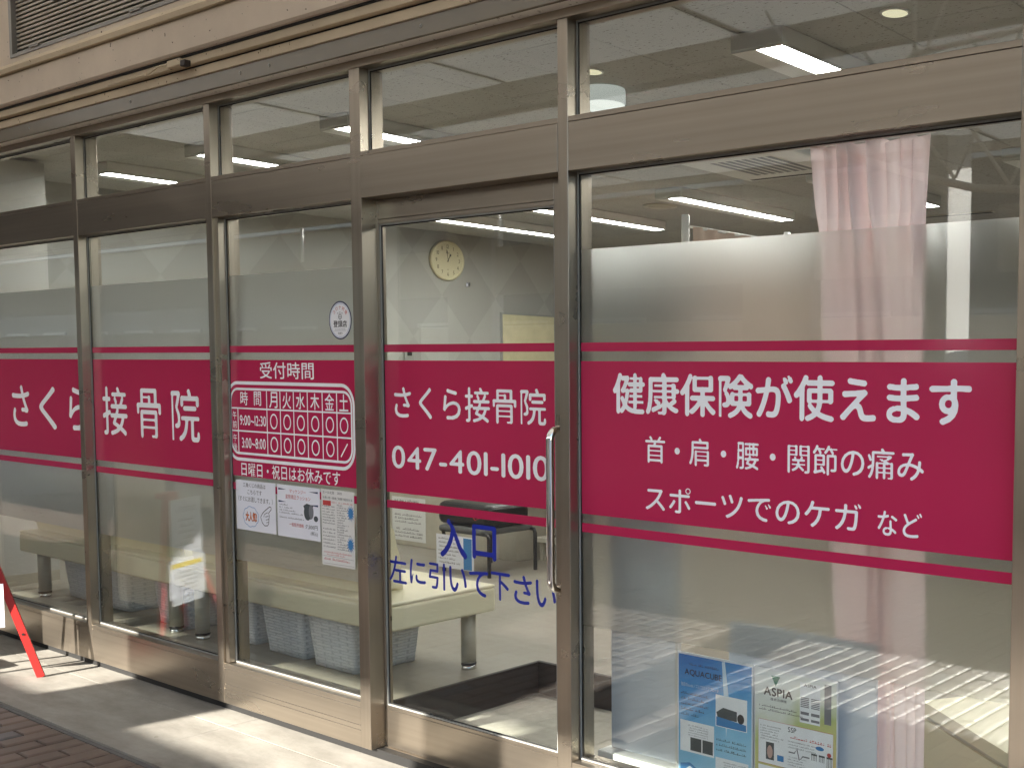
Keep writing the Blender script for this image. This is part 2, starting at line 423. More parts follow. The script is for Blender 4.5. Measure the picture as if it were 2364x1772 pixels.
def _cell(f4):
    # corners 0(0,0) 1(1,0) 2(1,1) 3(0,1); polygon of the region f>0
    pts = []
    C = ((0, 0), (1, 0), (1, 1), (0, 1))
    for i in range(4):
        j = (i+1) % 4
        if f4[i] > 0: pts.append(C[i])
        if (f4[i] > 0) != (f4[j] > 0):
            t = f4[i]/(f4[i]-f4[j]); pts.append((C[i][0]+(C[j][0]-C[i][0])*t, C[i][1]+(C[j][1]-C[i][1])*t))
    return pts
def rounded(ch, r0, grow, N=64):
    key = (ch, r0, grow)
    if key in _gc: return _gc[key]
    V, Fc, E = _raw(ch)
    if len(V) == 0: return None
    A, B = V[E[:, 0]], V[E[:, 1]]
    pad = 0.08; lo = V.min(0)-pad; hi = V.max(0)+pad
    h = 1.12/N; nx = int((hi[0]-lo[0])/h)+2; ny = int((hi[1]-lo[1])/h)+2
    X, Y = np.meshgrid(lo[0]+np.arange(nx)*h, lo[1]+np.arange(ny)*h); P = np.stack([X.ravel(), Y.ravel()], 1)
    sd_ = _dist(P, A, B); ins = _inside(P, A, B); sd_ = np.where(ins, sd_, -sd_).reshape(ny, nx)
    g = sd_-r0
    segs = []
    for j in range(ny-1):
        for i in range(nx-1):
            f4 = (g[j, i], g[j, i+1], g[j+1, i+1], g[j+1, i])
            s4 = [q > 0 for q in f4]
            if all(s4) or not any(s4): continue
            cr = []
            C = ((0, 0), (1, 0), (1, 1), (0, 1))
            for a in range(4):
                b = (a+1) % 4
                if s4[a] != s4[b]:
                    t = f4[a]/(f4[a]-f4[b]); cr.append((lo[0]+(i+C[a][0]+(C[b][0]-C[a][0])*t)*h, lo[1]+(j+C[a][1]+(C[b][1]-C[a][1])*t)*h))
            for k in range(0, len(cr)-1, 2): segs.append((cr[k], cr[k+1]))
    if segs:
        sg = np.array(segs); d2 = _dist(P, sg[:, 0], sg[:, 1]).reshape(ny, nx)
        G = np.where(g > 0, d2, -d2)+r0+grow
        G = np.maximum(G, sd_+grow*0.5-0.012)      # keep strokes thinner than the opening
    else:
        G = sd_+grow
    verts, faces, vm = [], [], {}
    def vid(x, y):
        k = (round(x, 5), round(y, 5))
        if k not in vm: vm[k] = len(verts); verts.append(k)
        return vm[k]
    for j in range(ny-1):
        run = None
        for i in range(nx):
            f4 = (G[j, i], G[j, i+1], G[j+1, i+1], G[j+1, i]) if i < nx-1 else (-1, -1, -1, -1)
            full = all(q > 0 for q in f4)
            if full:
                if run is None: run = i
                continue
            if run is not None:
                x0, x1 = lo[0]+run*h, lo[0]+i*h; y0, y1 = lo[1]+j*h, lo[1]+(j+1)*h
                faces.append([vid(x0, y0), vid(x1, y0), vid(x1, y1), vid(x0, y1)]); run = None
            if any(q > 0 for q in f4):
                pl = _cell(f4)
                ids = []
                for (a, b) in pl:
                    q = vid(lo[0]+(i+a)*h, lo[1]+(j+b)*h)
                    if q not in ids: ids.append(q)
                if len(ids) >= 3: faces.append(ids)
    res = (np.array(verts), faces)
    _gc[key] = res
    return res
def plainglyph(ch):
    key = ('p', ch)
    if key not in _gc:
        V, Fc, E = _raw(ch); _gc[key] = (V, Fc) if len(V) else None
    return _gc[key]

class Frame:
    """maps sheet coordinates (u right, v up, w out of the sheet) to the world"""
    def __init__(s, o, U=(1, 0, 0), V=(0, 0, 1), N=(0, -1, 0)):
        s.o, s.U, s.V, s.N = Vector(o), Vector(U), Vector(V), Vector(N)
    def p(s, u, v, w=0): return s.o+s.U*u+s.V*v+s.N*w
FW = Frame((0, 0, 0))

def put(b, glyph, fr, u0, u1, v0, v1, w, bbox=None):
    V, Fc = glyph
    lo, hi = (V.min(0), V.max(0)) if bbox is None else bbox
    sx = (u1-u0)/max(hi[0]-lo[0], 1e-6); sy = (v1-v0)/max(hi[1]-lo[1], 1e-6)
    vs = [b.verts.new(fr.p(u0+(q[0]-lo[0])*sx, v0+(q[1]-lo[1])*sy, w)) for q in V]
    for fc in Fc:
        try: b.faces.new([vs[i] for i in fc])
        except ValueError: pass
def layout(body, maker):
    """glyphs of a line set one em apart (half an em for western characters)"""
    x = 0; out = []
    for ch in body:
        if ch == ' ': x += 0.35; continue
        if ch == '\u3000': x += 0.5; continue
        g = maker(ch)
        if g is None: continue
        V = g[0]
        if ord(ch) < 256:
            w_ = V[:, 0].max()-V[:, 0].min(); out.append(((V+np.array([x-V[:, 0].min()+0.035, 0])), g[1])); x += w_+0.075
        else:
            out.append((V+np.array([x, 0]), g[1])); x += 1.0
    return out
def line(b, body, fr, u0, u1, v0, v1, w, maker):
    gs = layout(body, maker)
    if not gs: return
    allv = np.concatenate([g[0] for g in gs]); bb = (allv.min(0), allv.max(0))
    sx = (u1-u0)/(bb[1][0]-bb[0][0]); sy = (v1-v0)/max(bb[1][1]-bb[0][1], 1e-6)
    for V, Fc in gs:
        vs = [b.verts.new(fr.p(u0+(q[0]-bb[0][0])*sx, v0+(q[1]-bb[0][1])*sy, w)) for q in V]
        for fc in Fc:
            try: b.faces.new([vs[i] for i in fc])
            except ValueError: pass
def lay(b, name, mat, parent):
    o = finish(b, name, mat, parent); return o
RB = lambda ch: rounded(ch, 0.026, 0.010)
RBB = lambda ch: rounded(ch, 0.026, 0.024)
def rectp(b, fr, u0, u1, v0, v1, w):
    b.faces.new([b.verts.new(fr.p(*q)) for q in ((u0, v0, w), (u1, v0, w), (u1, v1, w), (u0, v1, w))])
def polyp(b, fr, pts, w):
    b.faces.new([b.verts.new(fr.p(u, v, w)) for u, v in pts])
def strokep(b, fr, pts, wd, w, closed=False):
    n = len(pts); P = [Vector(p) for p in pts]; L = []; Rr = []
    for i in range(n):
        a = P[i-1] if (i > 0 or closed) else P[i]; c = P[(i+1) % n] if (i < n-1 or closed) else P[i]
        t = (c-a); t = t.normalized() if t.length > 0 else Vector((1, 0)); nn = Vector((-t.y, t.x))*wd/2
        L.append(b.verts.new(fr.p(*(P[i]+nn), w))); Rr.append(b.verts.new(fr.p(*(P[i]-nn), w)))
    for i in range(n if closed else n-1):
        j = (i+1) % n
        b.faces.new([Rr[i], Rr[j], L[j], L[i]])
def discp(b, fr, cu, cv, ru, rv, w, n=32):
    polyp(b, fr, [(cu+ru*math.cos(2*math.pi*k/n), cv+rv*math.sin(2*math.pi*k/n)) for k in range(n)], w)
def ringp(b, fr, cu, cv, ru, rv, wd, w, n=36):
    strokep(b, fr, [(cu+ru*math.cos(2*math.pi*k/n), cv+rv*math.sin(2*math.pi*k/n)) for k in range(n)], wd, w, True)
def rrect(u0, u1, v0, v1, rc, n=6):
    pts = []
    for (cu, cv, a0) in ((u1-rc, v1-rc, 0), (u0+rc, v1-rc, 90), (u0+rc, v0+rc, 180), (u1-rc, v0+rc, 270)):
        for k in range(n+1):
            a = rad(a0+90*k/n); pts.append((cu+rc*math.cos(a), cv+rc*math.sin(a)))
    return pts
def fine_print(b, fr, u0, u1, v, h, w, rnd, fill=0.72):
    """a line of print too small to read: a run of little marks"""
    u = u0
    while u < u1:
        l_ = h*rnd.uniform(0.5, 0.95)
        if rnd.random() < fill+0.2: 
            rectp(b, fr, u, min(u+l_, u1), v+h*rnd.uniform(0, .12), v+h*rnd.uniform(.28, .42), w)
            if rnd.random() < fill: rectp(b, fr, u+l_*rnd.uniform(0, .3), min(u+l_*rnd.uniform(.5, 1), u1), v+h*rnd.uniform(.55, .66), v+h*rnd.uniform(.8, 1), w)
        u += l_+h*0.22

# ================================================================ GROUND
GX0, GX1 = -60.0, 14.0
BX0, BX1 = -14.0, 4.0
CX1 = 1.0          # the canopy stops here: open street beyond
ROOF_X = -11.0        # milky panels end here; opaque steel added beyond to darken left reflections
o = MB().box(-400, 400, -400, 400, -0.5, -0.16).build('ground', 'asphalt'); struct(o)
# road in front of the arcade and its kerb
o = MB().box(GX0, GX1, -15.5, -6.62, -0.14, -0.126).build('road', 'asphalt'); struct(o)
for k in range(12):
    tag(MB().box(-15+k*2.0, -14.2+k*2.0, -11.06, -10.94, -0.126, -0.122).build('road_marking', 'white_paint'), kind='structure')
o = MB().box(GX0, GX1, -6.62, -6.45, -0.14, 0.0, 0.012).build('kerb', 'concrete'); struct(o)
# concrete strip along the shop: slabs with a joint
pav = bpy.data.objects.new('pavement', None); COL.objects.link(pav); tag(pav, kind='structure'); ORG['pavement'] = Vector()
xs = [GX0, -25.0, -19.0, -13.4, -10.9, -8.35, -4.389, -0.6, 2.2, 5.0, GX1]
for a, b in zip(xs[:-1], xs[1:]):
    MB().box(a+0.001, b-0.001, -0.478, -0.1118, -0.12, 0.0, 0.0008).build('slab', 'concrete', pav)
    MB().box(a+0.001, b-0.001, -0.1102, 0.12, -0.12, 0.0, 0.0008).build('slab', 'concrete', pav)
MB().box(GX0, GX1, -0.5, 0.12, -0.15, -0.012).build('bedding', 'edging', pav)
# brick paving
bp = bpy.data.objects.new('brick_pavement', None); COL.objects.link(bp); tag(bp, kind='structure'); ORG['brick_pavement'] = Vector()
MB().box(BX0-.04, BX1+.04, -6.45, -0.5, -0.12, -0.016).build('joint_sand', 'sand', bp)
MB().box(GX0, BX0-.045, -6.45, -0.5, -0.12, -0.006).build('paving', 'brick', bp)
MB().box(BX1+.045, GX1, -6.45, -0.5, -0.12, -0.006).build('paving', 'brick', bp)
MB().box(GX0, GX1, -0.5, -0.482, -0.12, -0.006).build('edging', 'edging', bp)
BW, BL, JT = 0.0985, 0.2, 0.006
b_ = bmesh.new()
def brick_mesh(nm, mt):
    me = bpy.data.meshes.new(nm); bb = bmesh.new(); hx_, hy_ = (BW-JT)/2, (BL-JT)/2
    # long edges rolled off gently, short edges tight
    lv_ = [[bb.verts.new((sx_*a, sy_*c, z_)) for sx_, sy_ in ((-1, -1), (1, -1), (1, 1), (-1, 1))] for a, c, z_ in ((hx_, hy_, -0.05), (hx_, hy_, -0.0052), (hx_-0.004, hy_-0.001, -0.0032), (hx_-0.009, hy_-0.0028, -0.0014), (hx_-0.016, hy_-0.006, 0.0))]
    for i_ in range(4):
        for k_ in range(4): bb.faces.new([lv_[i_][k_], lv_[i_][(k_+1) % 4], lv_[i_+1][(k_+1) % 4], lv_[i_+1][k_]])
    bb.faces.new(lv_[4])
    bmesh.ops.recalc_face_normals(bb, faces=bb.faces)
    low = [f_ for f_ in bb.faces if f_.normal.z < -0.5]
    bmesh.ops.delete(bb, geom=low, context='FACES')
    bb.to_mesh(me); bb.free(); me.materials.append(MT[mt]); return me
bm1, bm2 = brick_mesh('brick', 'brick'), brick_mesh('grey_brick', 'brick_grey')
cand = []; halves = []
ncol = int((BX1-BX0)/BW)
for i in range(ncol):
    x = -1.99-BW/2+(i-int((-1.99-BX0)/BW))*BW
    off = BL/2 if i % 2 else 0
    j = 0
    while True:
        y = -0.5-BL/2-j*BL-off+ (BL if off else 0)
        if y < -6.4: break
        j += 1
        if y+BL/2 > -0.5:
            halves.append((x, -0.5-BL/4)); continue
        cand.append((x, y))
def score(c):
    x, y = c
    if x < -4.0 and x > -6.3 and y > -1.2: return 100-abs(y)          # seen directly
    if -4.6 < x < -0.9 and -3.0 < y < -1.35: return 50-abs(y+2.0)*4-abs(x+2.0)   # mirrored in the glass
    return -abs(y)-abs(x+3)
cand.sort(key=lambda c: -score(c))
rb = random.Random(3)
solo, rest = cand[:270], cand[270:]
for x, y in solo:
    me = bm2 if rb.random() < 0.07 else bm1
    o = bpy.data.objects.new('brick', me); COL.objects.link(o); o.parent = bp
    o.location = (x+rb.uniform(-.001, .001), y+rb.uniform(-.001, .001), -0.005+rb.uniform(-0.0012, 0.0012)); o.rotation_euler = (rb.uniform(-.004, .004), rb.uniform(-.008, .008), rb.uniform(-.006, .006))
bmh = brick_mesh('half_brick', 'brick')
for v_ in bmh.vertices: v_.co.y *= (BL/2-JT)/(BL-JT)
for x, y in halves:
    if not -6.6 < x < -3.6: continue
    o = bpy.data.objects.new('half_brick', bmh); COL.objects.link(o); o.parent = bp; o.location = (x, y, -0.005+rb.uniform(-0.0012, 0.0012))
tv, tf = [], []
bmt = bmesh.new(); bmt.from_mesh(bm1); sv = [v.co.copy() for v in bmt.verts]; sf = [[v.index for v in f_.verts] for f_ in bmt.faces]; bmt.free()
for x, y in rest:
    n0 = len(tv); dz = -0.005+rb.uniform(-0.0012, 0.0012)
    tv += [(q.x+x, q.y+y, q.z+dz) for q in sv]; tf += [[k+n0 for k in q] for q in sf]
me = bpy.data.meshes.new('brick_field'); me.from_pydata(tv, [], tf); me.materials.append(MT['brick'])
o = bpy.data.objects.new('brick_field', me); COL.objects.link(o); o.parent = bp; o['kind'] = 'stuff'

# ================================================================ SHOP BUILDING ABOVE THE GLASS
sb = thing('shop_building', 'pinkish beige plastered building front above the glazed shopfront', 'building', (-4, -0.1, 2.5))
X0, X1 = -12.0, 3.0
def part(nm, mt, x0, x1, y0, y1, z0, z1, bev=0.0, parent=sb): return MB().box(x0, x1, y0, y1, z0, z1, bev).build(nm, mt, parent)
# soffit strip of ceiling tile over the frame head, tile by tile
sx = [-4.035+0.437*k for k in range(-18, 17)]
for a, b in zip(sx[:-1], sx[1:]):
    part('soffit_tile', 'soffit', a+0.001, b-0.001, -0.0448, 0.02, 2.507, 2.522, 0.0)
beam = part('steel_beam', 'steel_paint', X0, X1, -0.058, -0.045, 2.5065, 2.566, 0.001)
for xx in (-7.07, -6.10, -5.12, -4.26, -4.06, -3.17, -2.2):
    MB().lathe([(0.0001, 0.0), (0.0045, 0.0005), (0.0068, 0.003)], (xx, -0.0615, 2.538), 'y', 12).build('screw', 'gasket', beam)
    MB().box(xx-0.0045, xx+0.0045, -0.0617, -0.0605, 2.5375, 2.5385).build('screw_slot', 'black_gap', beam)
xj = [X0, -6.9, -4.03, -1.3, X1]
for a, b in zip(xj[:-1], xj[1:]):
    part('trim_board', 'cream_paint', a+0.0008, b-0.0008, -0.066, -0.046, 2.566, 2.600, 0.0015)
part('shutter_slot', 'black_gap', X0, X1, -0.055, -0.03, 2.600, 2.640)
part('upper_trim', 'cream_paint', X0, X1, -0.085, -0.056, 2.609, 2.640, 0.002)
part('shadow_gap', 'black_gap', X0, X1, -0.09, -0.03, 2.640, 2.648)
m_ = MB(); m_.hexa([(X0, -0.104, 2.648), (X1, -0.104, 2.648), (X1, 0.1, 2.648), (X0, 0.1, 2.648)], [(X0, -0.112, 2.656), (X1, -0.112, 2.656), (X1, 0.1, 2.656), (X0, 0.1, 2.656)])
m_.box(X0, X1, -0.112, 0.1, 2.6561, 2.772, 0.0)
m_.build('lintel', 'plaster', sb)
part('lintel_strip', 'cream_paint', X0, X1, -0.108, 0.1, 2.7722, 2.780)
for a, b in ((X0, -6.06), (-6.00, X1)):
    part('ledge_groove', 'black_gap', a, b, -0.100, 0.1, 2.7802, 2.784)
m_ = MB(); m_.hexa([(X0, -0.125, 2.784), (X1, -0.125, 2.784), (X1, 0.1, 2.784), (X0, 0.1, 2.784)], [(X0, -0.13, 2.803), (X1, -0.13, 2.803), (X1, 0.1, 2.803), (X0, 0.1, 2.803)])
m_.hexa([(X0, -0.13, 2.803), (X1, -0.13, 2.803), (X1, 0.1, 2.803), (X0, 0.1, 2.803)], [(X0, -0.092, 2.838), (X1, -0.092, 2.838), (X1, 0.1, 2.838), (X0, 0.1, 2.838)])
m_.build('ledge', 'cream_paint', sb)
# upper wall round the louvre opening
LX0, LX1, LZ0, LZ1 = -6.19, -3.9, 2.862, 3.6
part('wall', 'plaster', X0, LX0, -0.09, 0.1, 2.838, 4.2)
part('wall', 'plaster', LX1, X1, -0.09, 0.1, 2.838, 4.2)
part('wall', 'plaster', LX0, LX1, -0.09, 0.1, LZ1, 4.2)
part('wall', 'plaster', LX0, LX1, -0.09, 0.1, 2.838, LZ0)
lv = part('louvre_vent', 'black_gap', LX0, LX1, 0.03, 0.1, LZ0, LZ1)
MB().box(LX0+0.0005, LX0+0.028, -0.094, 0.03, LZ0+0.001, LZ1-0.001).build('jamb', 'louvre_frame', lv)
MB().box(LX0+0.028, LX1-0.001, -0.094, 0.03, LZ0+0.0005, LZ0+0.014).build('sill', 'louvre_frame', lv)
for bx in (-5.97, -5.02):
    MB().box(bx, bx+0.095, -0.1, -0.03, LZ0+0.0142, LZ0+0.022, 0.001).build('clip', 'louvre_frame', lv)
MB().box(-5.75, -4.9, -0.088, -0.05, 3.055, 3.083, 0.001).build('rail', 'louvre_frame', lv)
sl0 = None
for k in range(36):
    zz = LZ0+0.020+k*0.0195
    if sl0 is None:
        sl0 = MB().hexa([(LX0+0.029, -0.074, zz), (LX1-0.002, -0.074, zz), (LX1-0.002, -0.052, zz+0.002), (LX0+0.029, -0.052, zz+0.002)],
                        [(LX0+0.029, -0.074, zz+0.0095), (LX1-0.002, -0.074, zz+0.0095), (LX1-0.002, -0.040, zz+0.013), (LX0+0.029, -0.040, zz+0.013)]).build('slat', 'louvre', lv)
        zb0 = zz
    else:
        c = sl0.copy(); COL.objects.link(c); c.location = sl0.location+Vector((0, 0, zz-zb0))
# little rusty bracket on the trim
br = MB().box(-4.70, -4.60, -0.112, -0.0855, 2.604, 2.632, 0.003).build('bracket', 'cream_paint', sb)
MB().box(-4.5995, -4.565, -0.110, -0.0855, 2.598, 2.622, 0.002).build('bracket_mouth', 'wood', br)
MB().tube([(-4.70, -0.108, 2.62), (-4.78, -0.108, 2.621), (-4.86, -0.106, 2.606), (-5.2, -0.106, 2.606)], 0.004, 8).build('cable', 'cream_paint', br)
MB().box(-4.88, -4.87, -0.112, -0.105, 2.60, 2.612).build('cable_clip', 'cream_paint', br)

# ================================================================ SHOPFRONT FRAME
sf = thing('glazed_shopfront', 'bronze aluminium shopfront frame with tall glass panes and transom lights', 'shopfront', (-4, 0, 0))
mull = [(-7.25, -7.205), (-5.832, -5.787), (-4.651, -4.607), (-3.6595, -3.5985), (-2.599, -2.556), (-1.080, -1.035), (0.45, 0.495)]
for i, (a, b) in enumerate(mull):
    MB().box(a, b, 0, 0.094, 0.0332, 2.479, 0.0015).build('mullion', 'alu_z', sf)
MB().box(mull[0][0], mull[-1][1], -0.004, 0.094, 2.479, 2.506, 0.0015).build('head_rail', 'alu_x', sf)
part('sill', 'black_gap', mull[0][0], mull[-1][1], 0.022, 0.094, 0.0, 0.0332, 0, sf)  # black for the shade under the bottom rails
bays = [(mull[i][1], mull[i+1][0]) for i in range(6)]
names_tr = []
for i, (a, b) in enumerate(bays):
    a_, b_2 = a+0.0006, b-0.0006
    tr_ = MB().box(a_, b_2, 0.001 if i != 3 else -0.0015, 0.094, 2.027, 2.1715, 0.001).box(a_, b_2, 0.001, 0.094, 2.173, 2.189, 0.001).build('transom', 'alu_x', sf)
    MB().box(a_, b_2, 0.006, 0.092, 2.1714, 2.1731).build('transom_groove', 'black_gap', tr_)
    if i != 3:
        if i == 2:
            rl = MB().box(a_, b_2, 0.001, 0.094, 0.0332, 0.0955, 0.001).box(a_, b_2, 0.001, 0.094, 0.097, 0.1145, 0.001).box(a_, b_2, 0.001, 0.094, 0.116, 0.1795, 0.001).box(a_, b_2, 0.001, 0.094, 0.181, 0.202, 0.001).build('bottom_rail', 'alu_x', sf)
            MB().box(a_, b_2, 0.004, 0.09, 0.095, 0.1815).build('rail_groove', 'black_gap', rl)
        else:
            rl = MB().box(a_, b_2, 0.001, 0.094, 0.0332, 0.183, 0.001).box(a_, b_2, 0.001, 0.094, 0.1838, 0.203, 0.001).build('bottom_rail', 'alu_x', sf)
# pane-3 fixed sash stile beside mullion
MB().box(-4.6066, -4.580, 0.010, 0.036, 0.204, 2.0265, 0.001).build('sash_stile', 'alu_z', sf)
# panes with beads
GY0, GY1 = 0.042, 0.048
def bead(parent, x0, x1, z0, z1, yf, wd=0.0045, d_=0.006):
    """light grey glazing gasket and black inner line round a pane"""
    m_ = MB()
    m_.box(x0, x0+wd, yf-d_, yf, z0, z1).box(x1-wd, x1, yf-d_, yf, z0, z1).box(x0+wd, x1-wd, yf-d_, yf, z0, z0+wd).box(x0+wd, x1-wd, yf-d_, yf, z1-wd, z1)
    m_.build('gasket', 'gasket', parent)
    m_ = MB(); e = wd; k = wd*1.9; y0 = yf-d_*0.35
    m_.box(x0+e, x0+k, y0, yf, z0+e, z1-e).box(x1-k, x1-e, y0, yf, z0+e, z1-e).box(x0+k, x1-k, y0, yf, z0+e, z0+k).box(x0+k, x1-k, y0, yf, z1-k, z1-e)
    m_.build('gasket_line', 'black_gap', parent)
FZ0, FZ1 = 0.632, 1.795
for i, (a, b) in enumerate(bays):
    t_ = MB().box(a+0.0008, b-0.0008, GY0, GY1, 2.1892, 2.4785).build('transom_pane', 'glass', sf)
    bead(t_, a+0.001, b-0.001, 2.1895, 2.4780, GY0-0.0004)
    if i == 3: continue
    z0 = 0.2025 if i == 2 else 0.2035
    x0 = -4.5795 if i == 2 else a+0.0008
    g_ = MB().box(x0, b-0.0008, GY0, GY1, z0, 2.0265).build('glass_pane', 'glass', sf)
    bead(g_, x0+0.0005, b-0.001, z0+0.0005, 2.026, GY0-0.0004)
    MB().box(x0+0.002, b-0.002, GY1+0.0006, GY1+0.0012, FZ0, FZ1).build('frosted_film', 'frost', g_)
    # inner return of the frame behind the glass
    m_ = MB().box(x0, x0+0.004, GY1+0.002, 0.0935, z0, 2.0262)
    m_.build('inner_bead', 'alu_z', g_)

# sliding door
dx0, dx1, dy = -3.624, -2.6005, 0.060
sdr = thing('sliding_door', 'bronze framed glass sliding door with chrome pull handle beside centre post', 'sliding door', (-3.1, 0.075, 0.03))
MB().box(dx0, -3.590, dy, dy+0.03, 0.0345, 2.0255, 0.0012).build('stile', 'alu_z', sdr)
MB().box(-2.684, dx1, dy, dy+0.03, 0.0345, 2.0255, 0.0012).build('stile', 'alu_z', sdr)
MB().box(-3.5895, -2.6845, dy+0.001, dy+0.03, 0.0345, 0.1745, 0.001).box(-3.5895, -2.6845, dy+0.001, dy+0.03, 0.1755, 0.188, 0.001).build('bottom_rail', 'alu_x', sdr)
MB().box(-3.5895, -2.6845, dy+0.001, dy+0.03, 1.942, 1.9565, 0.001).box(-3.5895, -2.6845, dy+0.001, dy+0.03, 1.958, 2.0255, 0.001).build('top_rail', 'alu_x', sdr)
DG = 0.072
dg_ = MB().box(-3.5893, -2.6848, DG, DG+0.006, 0.1885, 1.9415).build('glass_pane', 'glass', sdr)
bead(dg_, -3.589, -2.685, 0.189, 1.941, DG-0.0004, 0.0045, 0.008)
hz0, hz1 = 0.735, 1.242; hx = -2.641
pts = [(hx, 0.0595, hz1)]
for k in range(9):
    a = rad(90*k/8); pts.append((hx, 0.030-0.028*math.sin(a), hz1-0.028*(1-math.cos(a))))
pts = [(hx, 0.0595, hz1), (hx, 0.045, hz1)]+[(hx, 0.032-0.034*math.sin(rad(90*k/8)), hz1-0.034*(1-math.cos(rad(90*k/8)))) for k in range(9)]
pts += [(hx, y_, 2*(hz0+hz1)/2-z_) for (x_, y_, z_) in reversed(pts)]
hd = MB().tube(pts, 0.0125, 20).build('handle', 'chrome', sdr)
for z_ in (hz0, hz1):
    MB().lathe([(0.018, 0.0), (0.018, 0.004), (0.013, 0.006)], (hx, 0.0535, z_), 'y', 20).build('collar', 'chrome', hd)
m_ = MB()
for z_ in (0.088, 0.125, 0.162):
    m_.lathe([(0.004, -0.0012), (0.0032, 0.0006), (0.0002, 0.001)], (-3.5985, 0.026, z_), 'x', 12)
m_.build('rivets', 'alu_z', sf)
# step screw dots on jamb side done; sill track for the door
part('door_track', 'alu_x', -4.60, -2.6, 0.0505, 0.0935, 0.0334, 0.0342, 0, sf)

# ================================================================ WINDOW SIGNS
S1, S2, BD = (1.4845, 1.5115), (0.926, 0.9545), (0.983, 1.455)
VY = 0.0400      # vinyl front face
def sign(label, x0, x1, yg, nm='window_sign', bd=BD, s1=S1, s2=S2, s2x=None):
    t = thing(nm, label, 'window sign', ((x0+x1)/2, yg, bd[0]), 'magenta vinyl window signs')
    MB().box(x0, x1, yg-0.0012, yg-0.0005, bd[0], bd[1]).build('band', 'magenta', t)
    MB().box(x0, x1, yg-0.0012, yg-0.0005, s1[0], s1[1]).build('stripe', 'magenta', t)
    MB().box(x0, s2x or x1, yg-0.0012, yg-0.0005, s2[0], s2[1]).build('stripe', 'magenta', t)
    return t
GF = GY0
WV = 0.0016
def fr_at(yg): return Frame((0, yg, 0))
def chars(t, fr, items, mat='white_vinyl', mk=RB):
    for ch, u0, u1, v0, v1 in items:
        b = bmesh.new(); put(b, mk(ch), fr, u0, u1, v0, v1, WV); finish(b, 'letter', mat, t)
def textline(t, fr, body, u0, u1, v0, v1, mat='white_vinyl', mk=RB, nm='lettering'):
    gs = layout(body, mk)
    allv = np.concatenate([g[0] for g in gs]); lo, hi = allv.min(0), allv.max(0)
    sx_ = (u1-u0)/(hi[0]-lo[0]); sy_ = (v1-v0)/(hi[1]-lo[1])
    for V, Fc in gs:
        b = bmesh.new()
        vs = [b.verts.new(fr.p(u0+(q[0]-lo[0])*sx_, v0+(q[1]-lo[1])*sy_, WV)) for q in V]
        for fc in Fc:
            try: b.faces.new([vs[i] for i in fc])
            except ValueError: pass
        finish(b, 'letter', mat, t)
fg = fr_at(GF)
t1 = sign('magenta sign band reading さくら at the far left behind the red stand', -7.2, -5.8375, GF)
chars(t1, fg, [('さ', -6.683, -6.479, 1.113, 1.323), ('く', -6.367, -6.18, 1.11, 1.32), ('ら', -6.04, -5.855, 1.115, 1.321)])
t2 = sign('magenta sign band reading 接骨院 in large spaced white characters', -5.7815, -4.656, GF)
chars(t2, fg, [('接', -5.693, -5.456, 1.107, 1.331), ('骨', -5.367, -5.15, 1.105, 1.327), ('院', -5.06, -4.825, 1.105, 1.33)])
t3 = sign('magenta sign with opening hours timetable in white rounded frame', -4.5745, -3.665, GF)
textline(t3, fg, '受付時間', -4.35, -3.978, 1.381, 1.447)
textline(t3, fg, '日曜日・祝日はお休みです', -4.506, -3.821, 0.985, 1.040)
b = bmesh.new()
u0, u1, v0, v1 = -4.605, -3.722, 1.052, 1.362
strokep(b, fg, rrect(u0+.006, u1-.006, v0, v1, 0.075, 8), 0.013, WV, True)
strokep(b, fg, rrect(-4.573, -3.742, 1.0765, 1.3375, 0.05, 8), 0.0095, WV, True)
finish(b, 'timetable_frame', 'white_vinyl', t3)
b = bmesh.new(); gw = 0.006
for x in (-4.307, -4.212, -4.119, -4.025, -3.927, -3.834): rectp(b, fg, x-gw/2, x+gw/2, 1.0815, 1.3325, WV)
rectp(b, fg, -4.521-gw/2, -4.521+gw/2, 1.0815, 1.2565, WV)
xs_ = [-4.568, -4.524, -4.518, -4.310, -4.304, -4.215, -4.209, -4.122, -4.116, -4.028, -4.022, -3.930, -3.924, -3.837, -3.831, -3.747]
for z_ in (1.2595, 1.1675):
    for k in range(0, 16, 2): 
        if z_ > 1.2 and k == 0: rectp(b, fg, xs_[0], xs_[3], z_-gw/2, z_+gw/2, WV)
        elif z_ > 1.2 and k == 2: continue
        else: rectp(b, fg, xs_[k], xs_[k+1], z_-gw/2, z_+gw/2, WV)
finish(b, 'timetable_grid', 'white_vinyl', t3)
colx = [-4.2595, -4.1655, -4.072, -3.976, -3.8805, -3.790]
for ch, cx_ in zip('月火水木金土', colx): chars(t3, fg, [(ch, cx_-0.029, cx_+0.029, 1.266, 1.330)])
chars(t3, fg, [('時', -4.50, -4.444, 1.272, 1.329), ('間', -4.40, -4.347, 1.272, 1.329), ('午', -4.562, -4.533, 1.213, 1.246), ('前', -4.562, -4.533, 1.177, 1.208), ('午', -4.562, -4.533, 1.121, 1.153), ('後', -4.562, -4.533, 1.085, 1.116)])
textline(t3, fg, '9:00~12:30', -4.508, -4.315, 1.191, 1.232)
textline(t3, fg, '3:00~8:00', -4.497, -4.322, 1.099, 1.141)
for zc_, nn in ((1.213, 6), (1.122, 5)):
    for cx_ in colx[:nn]:
        b = bmesh.new(); ringp(b, fg, cx_, zc_, 0.0235, 0.0275, 0.0062, WV); finish(b, 'circle_mark', 'white_vinyl', t3)
b = bmesh.new(); strokep(b, fg, [(-3.813, 1.096), (-3.770, 1.146)], 0.006, WV); finish(b, 'slash_mark', 'white_vinyl', t3)
fd = fr_at(DG)
t4 = sign('magenta sign band on the sliding door with name and 047-401-1010', -3.583, -2.6902, DG, bd=(0.979, 1.4554), s1=(1.485, 1.5122), s2=(0.9213, 0.950))
